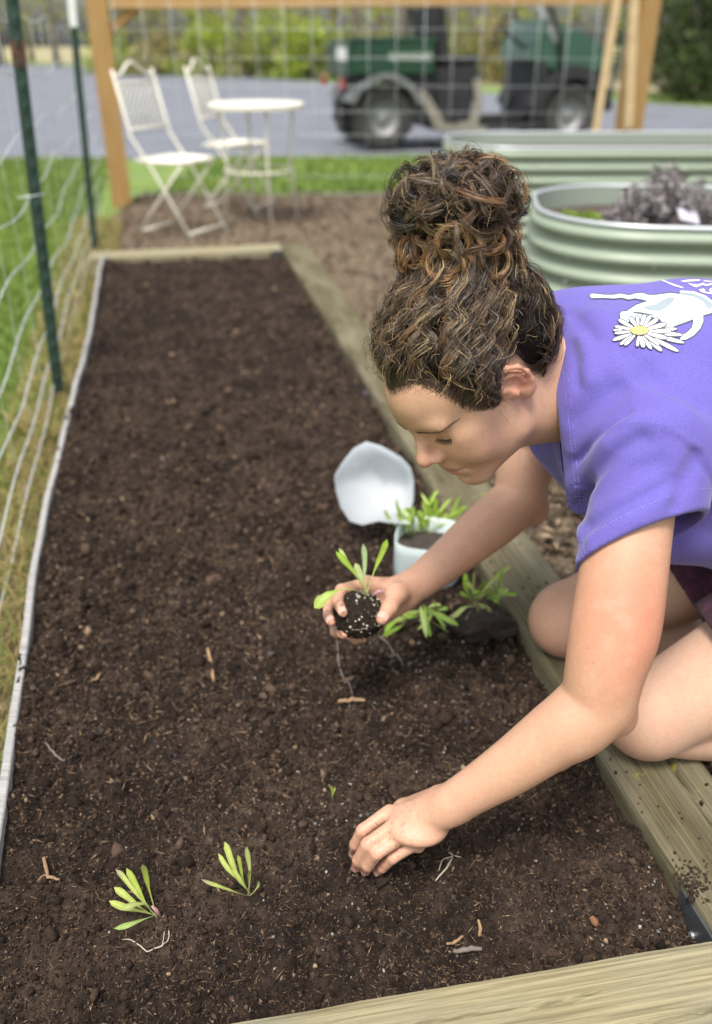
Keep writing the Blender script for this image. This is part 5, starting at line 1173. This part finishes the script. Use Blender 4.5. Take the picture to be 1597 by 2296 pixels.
# ------------------------------------------------------------------ print on the back: watering can, daisy, lettering
def drape(name, poly, lift, m, parent, lv=3):
    from mathutils.geometry import tessellate_polygon
    tris = tessellate_polygon([[Vector((x, y, 0)) for x, y in poly]]); P2 = [np.array(q, float) for q in poly]; T = [tuple(P2[i] for i in t) for t in tris]
    for _ in range(lv):
        T2 = []
        for a, b, c in T:
            if max(np.linalg.norm(a-b), np.linalg.norm(b-c), np.linalg.norm(c-a)) < 5.5: T2.append((a,b,c)); continue
            ab, bc, ca = (a+b)/2, (b+c)/2, (c+a)/2; T2 += [(a,ab,ca),(ab,b,bc),(ca,bc,c),(ab,bc,ca)]
        T = T2
    idx = {}; V_ = []; F_ = []
    for t in T:
        f = []
        for q in t:
            k = (round(q[0],2), round(q[1],2))
            if k not in idx:
                r = ray(*q); h = SBVH.ray_cast(Vector((0,0,CAM_H)), Vector(r))
                if h[0] is None: idx[k] = -1
                else: n_ = np.array(h[1]); n_ = n_ if n_@r < 0 else -n_; idx[k] = len(V_); V_.append(np.array(h[0])+n_*lift-np.array(person.location))
            f.append(idx[k])
        if -1 not in f and np.linalg.norm(V_[f[0]]-V_[f[1]]) < .02 and np.linalg.norm(V_[f[1]]-V_[f[2]]) < .02: F_.append(f)
    if not F_: return None
    return add_obj(name, mesh_np(name, V_, F_), m, parent)
Z = lambda L_: [(1144.5+.28344*x, 602.4+.28344*y) for x, y in L_]
M_can = mat('print_pale_blue', (.62,.74,.80), .75); M_pw = mat('print_white', (.82,.80,.82), .75); M_pd = mat('print_dark', (.085,.095,.115), .75); M_py = mat('print_yellow', (.80,.55,.05), .75, col2=(.86,.72,.30), scale=90); M_pg = mat('print_grey', (.30,.36,.40), .75)
def grow(poly, d):
    c = np.mean(poly, axis=0); out = []; n = len(poly); A_ = sum(poly[i][0]*poly[(i+1)%n][1]-poly[(i+1)%n][0]*poly[i][1] for i in range(n)); s_ = 1 if A_ > 0 else -1
    for i in range(n):
        a, b, e = np.array(poly[i-1]), np.array(poly[i]), np.array(poly[(i+1) % n]); t1 = b-a; t2 = e-b; n1 = np.array([t1[1],-t1[0]])/(np.hypot(*t1)+1e-9); n2 = np.array([t2[1],-t2[0]])/(np.hypot(*t2)+1e-9); nn = n1+n2; nn = nn/(np.hypot(*nn)+1e-9); out.append(tuple(b+s_*d*nn))
    return out
spout = [(628,218),(640,202),(668,203),(740,212),(815,213),(870,202),(930,214),(985,202),(1045,197),(1090,212),(1135,214),(1100,262),(1040,248),(985,238),(935,248),(880,232),(820,240),(740,234),(665,236),(640,236)]
canb = [(925,338),(1000,290),(1085,262),(1120,216),(1270,197),(1330,205),(1400,187),(1500,205),(1560,240),(1597,262),(1640,300),(1640,350),(1597,352),(1520,374),(1400,420),(1260,470),(1240,480),(1180,400),(1050,372)]
mouth = [(866,362),(880,345),(930,342),(1000,352),(1100,366),(1135,385),(1040,400),(950,420),(900,440),(872,425)]
hand = [(1500,372),(1524,372),(1526,420),(1500,478),(1450,530),(1390,562),(1335,568),(1362,527),(1400,508),(1436,470),(1450,420),(1441,398),(1420,402),(1425,385)]
can = drape('watering_can_print', Z(grow(canb, 10)), .0006, M_pd, shirt)
for nm, pl, gw in (('spout', spout, 8), ('mouth', mouth, 9), ('handle', hand, 9)): drape('print_outline', Z(grow(pl, gw)), .0007, M_pd, shirt)
for nm, pl in (('print_body', canb), ('print_spout', spout), ('print_mouth', mouth), ('print_handle', hand)): drape(nm, Z(pl), .0008 if nm != 'print_mouth' else .0009, M_can, shirt)
drape('print_band', Z([(1335,208),(1345,190),(1440,192),(1530,225),(1597,285),(1590,325),(1560,320),(1530,270),(1450,225)]), .0010, M_pg, shirt); drape('print_band_edge', Z([(1340,184),(1350,180),(1450,186),(1540,218),(1605,268),(1600,282),(1530,232),(1440,200),(1345,194)]), .0011, M_pw, shirt)
drape('print_shadow', Z([(1055,312),(1080,300),(1150,288),(1200,255),(1250,235),(1300,235),(1290,262),(1240,310),(1180,340),(1100,335)]), .0010, M_pg, shirt)
drape('print_lip', Z([(960,345),(1040,352),(1120,368),(1130,380),(1060,372),(980,358)]), .0011, M_pd, shirt)
ctr = np.array([1017,502.]); tipsP = [((855,415),30),((825,468),24),((815,497),22),((828,522),22),((812,572),28),((868,606),26),((903,612),26),((945,395),36),((1000,388),26),((1062,375),36),((1112,378),30),((1168,405),32),((1230,445),36),((1268,500),34),((1315,482),28),((1360,530),30),((1238,557),34),((1372,590),30),((1327,657),34),((1195,655),38),((1112,642),30),((1050,630),38),((1000,622),26),((1172,607),30)]
dz = empty('daisy_print', (0,0,0), 0, shirt)
for i, ((x, y), w_) in enumerate(sorted(tipsP, key=lambda q: -np.hypot(q[0][0]-1017, (q[0][1]-502)*1.6))):
    t_ = np.array([x, y], float); d = t_-ctr; L_ = np.hypot(*d); u_ = d/L_; n_ = np.array([-u_[1], u_[0]]); a0 = ctr+u_*min(50, L_*.35)
    pl = [tuple(a0+(t_-a0)*s_+n_*w_*.46*o_) for s_, o_ in ((0,.45),(.35,.8),(.7,1.0),(.9,.75),(1.0,.25),(1.0,-.25),(.9,-.75),(.7,-1.0),(.35,-.8),(0,-.45))]
    k = .0012+.00005*i; drape('petal_outline', Z(grow(pl, 8)), k, M_pd, dz, 2); drape('petal', Z(pl), k+.000025, M_pw, dz, 2)
pl = [(1017+72*math.cos(t), 502+33*math.sin(t)) for t in np.linspace(0, 6.28, 18)[:-1]]; drape('daisy_eye_outline', Z(grow(pl, 5)), .0026, M_pd, dz); drape('daisy_eye', Z(pl), .00266, M_py, dz)
for q in ([(1185,93),(1215,96),(1300,128),(1370,152),(1365,158),(1300,142),(1230,110)], [(1345,102),(1400,92),(1500,90),(1500,98),(1420,104),(1380,110)], [(1405,120),(1480,130),(1530,115),(1540,128),(1600,118),(1600,132),(1545,140),(1520,132),(1470,152),(1440,140)], [(1492,168),(1530,162),(1545,178),(1530,182),(1560,190),(1600,196),(1600,208),(1550,198),(1510,188),(1500,180)], [(1570,172),(1584,160),(1600,156),(1600,190),(1580,188)], [(1525,95),(1600,104),(1600,110),(1530,103)]):
    drape('lettering', Z(q), .0007, M_pw, shirt)
# ------------------------------------------------------------------ shorts
def shorts_solid():
    o = [el(spine[3]+V3(0,0,-.03), (.17,.19,.14), None, .05)]
    for K_, Hj in ((KL,HJL), (KR,HJR)): e_ = K_+(Hj-K_)*.36; o += [rc(Hj, e_, .112, .098, .04)]
    return o
SHO = shorts_solid(); thn = nrm(HJL-KL)
def f_shorts(p, c, R):
    d = eval_ops(SHO, p, c, R); q = p.astype(float); d = d-(.004*fbm(q*13, 2, 81)).astype(np.float32); sh = np.abs(d)-.008
    for K_, Hj in ((KL,HJL), (KR,HJR)): pass
    cut = ((KL+(HJL-KL)*.30-p.astype(float))@thn).astype(np.float32)
    return smax(sh, cut, .002)
hv, hf = surface(f_shorts, (.40,.80,.18), (1.02,1.34,.72), .007, 8, .3)
M_shorts = mat('maroon_print', (.018,.005,.010), .85, col2=(.10,.022,.055), scale=55, detail=2.0, sheen=.1)
add_part('shorts', hv, hf, M_shorts, person)
# ------------------------------------------------------------------ hair
HRNG = np.random.default_rng(21)
HC = V3(-2,0,42); BA = nrm(V3(-.676,0,.737))
def hthick(m, l):  # how far the hair stands off the skull, mm
    back = np.clip((-20-l[..., 0])/50, 0, 1)*np.clip((90-l[..., 2])/60, 0, 1)
    dd_ = l-HC; ca = (dd_@BA)/(np.linalg.norm(dd_, axis=-1)+1e-9); top = np.clip((ca-.45)/.4, 0, 1)
    return np.where(m > 0, (22+15*back+7*top)*(1-np.exp(-np.maximum(m, 0)/17)), m*.3)
def hmask(l):      # mm above the hairline, head-local coordinates
    ph = np.degrees(np.arctan2(np.abs(l[:,1]), l[:,0]+2)); return l[:,2]-np.interp(ph, HLN[:,0], HLN[:,1])
BUNC = HC+BA*177; BE1 = V3(0,1,0); BE2 = np.cross(BA, BE1)
BUNM = np.stack([BA, BE1, BE2], 1)
OP_BUN = [rc(HC+BA*70, HC+BA*118, 62, 52, 10), rc(HC+BA*118, HC+BA*150, 52, 54, 14), el(BUNC, (46,72,72), BUNM, 14)]
OP_CR = [el((-2,0,42), (92,72,82), None, 10), el((31,0,50), (63,60,50), None, 20)]
def f_hair(p, c, R):
    l = p.astype(float); d = eval_ops(OP_CR, p, c, 500.); m = hmask(l); th = hthick(m, l)*np.clip(.45+m/70, 0, 1)-3.0+2.6*wob(l, 2.0, .11)*np.clip(m/30, 0, 1)
    d = d-th; b = np.full(len(p), BIG, np.float32)
    for o in OP_BUN: b = smin(b, prim(o, p), o['k'])
    b = b-3.0*wob(l, 5.0, .13)
    return smin(d, b, 10).astype(np.float32)
hv_, hf_ = surface(lambda p, c, R: f_hair(p, c, R)/1.0, (-260,-105,-80), (110,105,290), 4.0, 8, 120)
keep = ((hmask(hv_) > -4) | (np.linalg.norm(hv_-BUNC, axis=1) < 120) | (hv_@BA > 100)); keepf = keep[hf_].all(1)
hw = HO+(hv_/1000)@HM.T
M_hbase = mat('hair_base', (.012,.008,.006), .75, var=.4, scale=90, bump=.8, bscale=260, bdist=.004, spec=.15)
me = mesh_np('hair', hw-np.array(person.location), hf_[keepf]); hair = add_obj('hair', me, M_hbase, person); hair['label'] = 'dark brown curly hair with blond streaks in a high bun'
def strands(name, S_, R_, C_, m, parent):
    """thin ribbons; S_ (n,m,3) head-local mm, R_ (n,m) half-width mm, C_ (n,m,3)"""
    n, k, _ = S_.shape; T = np.gradient(S_, axis=1); T /= np.linalg.norm(T, axis=2)[..., None]+1e-9
    cen = np.where((S_@BA > HC@BA+115)[..., None], BUNC, HC); ref = S_-cen; ref = ref/(np.linalg.norm(ref, axis=2)[..., None]+1e-9)+HRNG.normal(0, .45, (n,1,3)); a = np.cross(T, ref); a /= np.linalg.norm(a, axis=2)[..., None]+1e-9
    V_ = np.stack([S_-R_[..., None]*a, S_+R_[..., None]*a], 2)
    W_ = HO+(V_.reshape(-1,3)/1000)@HM.T-np.array(person.location)
    base = (np.arange(n)[:, None]*k+np.arange(k-1)[None])*2; q = np.stack([base, base+1, base+3, base+2], -1).reshape(-1,4)
    me = mesh_np(name, W_, q); put_color(me, np.repeat(C_.reshape(-1,3), 2, axis=0)); o = add_obj(name, me, m, parent); tag(o, kind='stuff'); return o
M_hair = mat('hair_strands', (.03,.02,.012), .46, attr='Col', spec=.45)
dark = np.array([.036,.024,.0165]); mid = np.array([.105,.069,.044]); aub = np.array([.19,.098,.046]); blo = np.array([.42,.29,.14])
def clump_col(n, pb=.075, pa=.06, pm=.36):
    r = HRNG.random(n); c = np.where((r < pb)[:, None], blo, np.where((r < pb+pa)[:, None], aub, np.where((r < pb+pa+pm)[:, None], mid, dark))); return c*HRNG.uniform(.65,1.35,(n,1))
def strand_col(n, per, base=None):
    c = clump_col(n, 0, .05, .42) if base is None else base; c = np.repeat(c, per, axis=0)*HRNG.uniform(.6,1.4,(n*per,1)); hi = np.repeat(HRNG.random(n) < .3, per) & (HRNG.random(n*per) < .36); hi |= HRNG.random(n*per) < .02
    return np.where(hi[:, None], blo*HRNG.uniform(.45,1.05,(n*per,1)), c)
def expand(S_, per, spread, tight=.0):
    """copies of clump guide curves with small smooth offsets"""
    n, k, _ = S_.shape; t = np.linspace(0,1,k)[None,:,None]; o = HRNG.normal(0, 1, (n,per,1,3))*spread; o2 = HRNG.normal(0, 1, (n,per,1,3))*spread*.8; ph = HRNG.uniform(0, 6.28, (n,per,1,1))
    return (S_[:, None]+o*(1-t)+o2*t+.6*spread*np.sin(t*9+ph)*HRNG.normal(0,1,(n,per,1,3))).reshape(n*per, k, 3)
def crown_strands():
    k = 22; nc = 340; d0 = HRNG.normal(size=(9000,3)); d0 /= np.linalg.norm(d0, axis=1)[:, None]; rr = V3(93,73,83); p0 = HC+d0*rr; ok = (hmask(p0) > 1) & (d0@BA < .86); d0 = d0[ok][:nc]; p0 = p0[ok][:nc]
    # extra clumps along the visible hairline
    n = len(d0); A_ = BA[None]; perp = d0-A_*(d0@BA)[:, None]; perp /= np.linalg.norm(perp, axis=1)[:, None]; a1 = np.arccos(np.clip(d0@BA, -1, 1)); a0 = np.radians(HRNG.uniform(24, 33, n))
    t = np.linspace(0, 1, k)[None]; ang = a1[:, None]*(1-t)+a0[:, None]*t
    dr = np.cos(ang)[..., None]*A_[:, None]+np.sin(ang)[..., None]*perp[:, None]; sd = np.cross(dr, perp[:, None]); sd /= np.linalg.norm(sd, axis=2)[..., None]+1e-9
    L_ = (a1-a0)[:, None]*85; fr = HRNG.uniform(.17,.27,(n,1)); ph = (6.0*noise(p0*.022, 3)+HRNG.normal(0,.5,n))[:, None]; amp = HRNG.uniform(4.0,9.5,(n,1))*np.minimum(1, 4*t+.15); m0 = np.full((n,1), 1.5)
    base_ = HC+dr*rr; hm_ = hmask(base_.reshape(-1,3)).reshape(n,k); h = hthick(hm_, base_)+HRNG.uniform(-7,5,(n,1))*np.clip(t*5,0,1)+1.0; wv = np.sin(L_*t*fr+ph); wh = np.cos(L_*t*fr+ph)
    S_ = HC+dr*rr+dr*(h+amp*.55*wh)[..., None]+sd*(amp*wv)[..., None]
    # rise into the bun
    rise = np.clip((t-.82)/.18, 0, 1)**1.5; S_ = S_+BA*(rise*26)[..., None]
    per = 31; X = expand(S_, per, 3.3); c = strand_col(n, per); tt = np.linspace(0,1,k)[None,:,None]
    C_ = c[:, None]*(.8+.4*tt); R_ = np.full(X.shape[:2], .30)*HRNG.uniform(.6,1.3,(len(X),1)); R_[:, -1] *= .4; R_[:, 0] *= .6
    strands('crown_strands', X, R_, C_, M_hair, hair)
crown_strands()
def curls(n, cen, nor, rho, sweep, per, spread, name, cols, k=18, pitch=6.0, rad=.27):
    t1 = np.cross(nor, HRNG.normal(size=(n,3))); t1 /= np.linalg.norm(t1, axis=1)[:, None]; t2 = np.cross(nor, t1); be = HRNG.uniform(.15, 1.25, n)
    e2 = t2*np.cos(be)[:, None]+nor*np.sin(be)[:, None]; ax = np.cross(t1, e2); a = HRNG.uniform(0, 6.28, n)[:, None]+sweep[:, None]*np.linspace(0,1,k)[None]
    g = rho[:, None]*(1-.35*np.linspace(0,1,k)[None]*HRNG.random((n,1)))
    S_ = cen[:, None]+(np.cos(a)*g)[..., None]*t1[:, None]+(np.sin(a)*g)[..., None]*e2[:, None]+ax[:, None]*(pitch*HRNG.normal(0,1,(n,1))*np.linspace(-1,1,k)[None])[..., None]
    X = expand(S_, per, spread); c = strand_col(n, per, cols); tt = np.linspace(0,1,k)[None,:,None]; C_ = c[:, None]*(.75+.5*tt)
    R_ = np.full(X.shape[:2], rad)*HRNG.uniform(.6,1.3,(len(X),1)); R_[:, 0] *= .3; R_[:, -1] *= .3
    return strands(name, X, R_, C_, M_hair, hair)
def bun():
    n = 380; q = HRNG.normal(size=(n,3)); q /= np.linalg.norm(q, axis=1)[:, None]; q[:,0] = np.where(q[:,0] < -.75, -q[:,0], q[:,0]); lc = q*V3(46,72,72)*.95; cen = BUNC+lc@BUNM.T; nor = (q/V3(48,72,72))@BUNM.T; nor /= np.linalg.norm(nor, axis=1)[:, None]
    rho = HRNG.uniform(9, 30, n); curls(n, cen-nor*rho[:, None]*.25, nor, rho, HRNG.uniform(2.6, 6.2, n), 23, 2.3, 'bun_curls', clump_col(n, 0, .10, .45))
    n = 120; a = HRNG.uniform(0, 6.28, n); z = HRNG.uniform(112, 148, n); rr = 57+HRNG.uniform(-4,9,n); nor = np.cos(a)[:, None]*BE1+np.sin(a)[:, None]*BE2; cen = HC+BA*z[:, None]+nor*rr[:, None]
    curls(n, cen, nor, HRNG.uniform(7,21,n), HRNG.uniform(3.0,7.0,n), 22, 2.2, 'bun_base_curls', np.where((HRNG.random(n) < .62)[:, None], aub*1.3, mid)*HRNG.uniform(.7,1.4,(n,1)))
bun()
def flyaways():
    k = 12; n = 1300; d0 = HRNG.normal(size=(n*3,3)); d0 /= np.linalg.norm(d0, axis=1)[:, None]; p = HC+d0*V3(115,95,105); ok = hmask(HC+d0*V3(93,73,83)) > 12; d0 = d0[ok][:n]; p = p[ok][:n]; n = len(p)
    q = HRNG.normal(size=(700,3)); q /= np.linalg.norm(q, axis=1)[:, None]; p = np.vstack([p, BUNC+(q*V3(50,74,74))@BUNM.T]); d0 = np.vstack([d0, q@BUNM.T]); n = len(p)
    t = np.linspace(0,1,k)[None,:,None]; s1 = np.cross(d0, HRNG.normal(size=(n,3))); s1 /= np.linalg.norm(s1, axis=1)[:, None]; L_ = HRNG.uniform(10,34,(n,1,1)); cv = HRNG.normal(0,1,(n,1,1))
    S_ = p[:, None]+d0[:, None]*(np.sin(t*2.4)*L_*.36)+s1[:, None]*(t*L_)+np.cross(d0, s1)[:, None]*(cv*4*np.sin(t*5+cv*3))
    c = clump_col(n, .18, .2, .4); strands('flyaway_strands', S_, np.full((n,k), .15), np.repeat(c[:, None], k, axis=1), M_hair, hair)
    # soft baby hair over the hairline
    n = 3400; ph = np.radians(HRNG.uniform(-10, 150, n)); u = np.interp(np.degrees(np.abs(ph)), HLN[:,0], HLN[:,1])+HRNG.normal(0, 7, n); zz = np.clip((u-42)/83, -.98, .98); rr = np.sqrt(1-zz*zz)
    dd = np.stack([rr*np.cos(ph), rr*np.sin(ph), zz],1); p = HC+dd*V3(95,74.5,84); A_ = BA-dd*(dd@BA)[:, None]; A_ /= np.linalg.norm(A_, axis=1)[:, None]; s1 = np.cross(dd, A_); k = 10; t = np.linspace(0,1,k)[None,:,None]; L_ = HRNG.uniform(8,26,(n,1,1)); cv = HRNG.normal(0,1,(n,1,1))
    S_ = p[:, None]+A_[:, None]*(t-.25)*L_+s1[:, None]*cv*4*np.sin(t*4+cv)+dd[:, None]*(1.2+2.0*np.sin(t*3)*HRNG.random((n,1,1)))
    strands('hairline_wisps', S_, np.full((n,k), .17)*np.linspace(1,.4,k)[None], np.repeat((dark*1.2*HRNG.uniform(.6,2,(n,1)))[:, None], k, axis=1), M_hair, hair)
flyaways()

# ------------------------------------------------------------------ the seedling she holds, with its root ball
def held():
    import bmesh
    r = empty('held_seedling', BALL); tag(r, 'seedling with a dark round root ball held up in her far hand', 'seedling')
    bm = bmesh.new(); bmesh.ops.create_icosphere(bm, subdivisions=5, radius=1); me = bpy.data.meshes.new('root_ball'); bm.to_mesh(me); bm.free()
    co = np.array([v.co[:] for v in me.vertices]); d = 1+.05*fbm(co*2.5, 3, 3)+.05*noise(co*8, 5)+.045*noise(co*19, 6)+.02*noise(co*40, 7); co = co*d[:, None]*V3(.039,.036,.034)
    me.vertices.foreach_set('co', co.astype(np.float32).ravel()); me.polygons.foreach_set('use_smooth', np.ones(len(me.polygons), bool)); me.update()
    add_obj('root_ball', me, mat('root_ball_soil', (.010,.008,.007), .95, col2=(.045,.030,.020), scale=160, bump=.9, bscale=600, bdist=.003, spec=.2), r)
    rng = np.random.default_rng(4); n = 260; q = rng.normal(size=(n,3)); q /= np.linalg.norm(q, axis=1)[:, None]; w_ = rng.random(n) < np.clip(.35+.8*(q@nrm(V3(.2,-.5,.85))), .12, 1); q = q[w_]; n = len(q); p = q*V3(.0395,.0365,.0345)
    s = np.exp(rng.normal(math.log(.00085), .45, n)); c = np.array([[.80,.78,.66]])*rng.uniform(.5,1,(n,1)); v, f = ico(); V_ = (v[None]*s[:, None, None]*(1+rng.normal(0,.2,(n,12,1)))+p[:, None]).reshape(-1,3); ff_ = (f[None]+(np.arange(n)*12)[:, None, None]).reshape(-1,3)
    m2 = mesh_np('perlite', V_, ff_, False); put_color(m2, np.repeat(c, 12, axis=0)); tag(add_obj('perlite', m2, M_crumb, r), kind='stuff')
    t = MB()
    for k in range(16):
        a = rng.normal(size=3); a /= np.linalg.norm(a); b = nrm(a+rng.normal(0,.5,3)); m_ = nrm(a+b); t.tube([x*V3(.0400,.0370,.0350)*s_ for x, s_ in ((a,1.0),(m_,1.03+.05*rng.random()),(b,1.0))], .0002, 3)
    t.build('fine_roots', M_root, r)
    b = P(823,1336,1.262)-BALL
    def lf(px, py, zc, w_, **kw): leaf(b+V3(*rng.normal(0,.001,3)), P(px,py,zc)-BALL, w_*.66, parent=r, **kw)
    lf(755,1235,1.245,.0075, sag=.06, col=(.28,.42,.05), stem=.42, stemcol=(.38,.36,.14), fold=.6)
    lf(762,1228,1.262,.0050, sag=.05, col=(.40,.50,.15), stem=.7, stemcol=(.30,.34,.10))
    lf(814,1219,1.262,.0062, sag=-.06, col=(.34,.44,.22), stem=.25, stemcol=(.36,.40,.18), fold=.5)
    lf(797,1262,1.250,.0085, sag=.05, col=(.42,.48,.20), stem=.35, stemcol=(.36,.40,.18))
    lf(866,1208,1.268,.0072, sag=-.08, col=(.26,.38,.035), stem=.42, stemcol=(.40,.30,.16))
    # the long leaf that droops to the left in two bows
    mid_ = P(765,1322,1.235); o = leaf(b, mid_-BALL, .0022, sag=.16, col=(.36,.40,.12), stem=.8, parent=r, stemcol=(.38,.36,.16)); leaf(mid_-BALL, P(704,1362,1.225)-BALL, .0085, sag=.14, col=(.32,.43,.08), stem=.15, stemcol=(.36,.40,.12), parent=r)
    MB().tube([P(835,1335,1.262)-BALL, P(852,1325,1.258)-BALL, P(862,1330,1.258)-BALL], [.0022,.0034,.0018], 6).build('stem', mat('pink_stem', (.42,.22,.22), .6), r, True)
held()
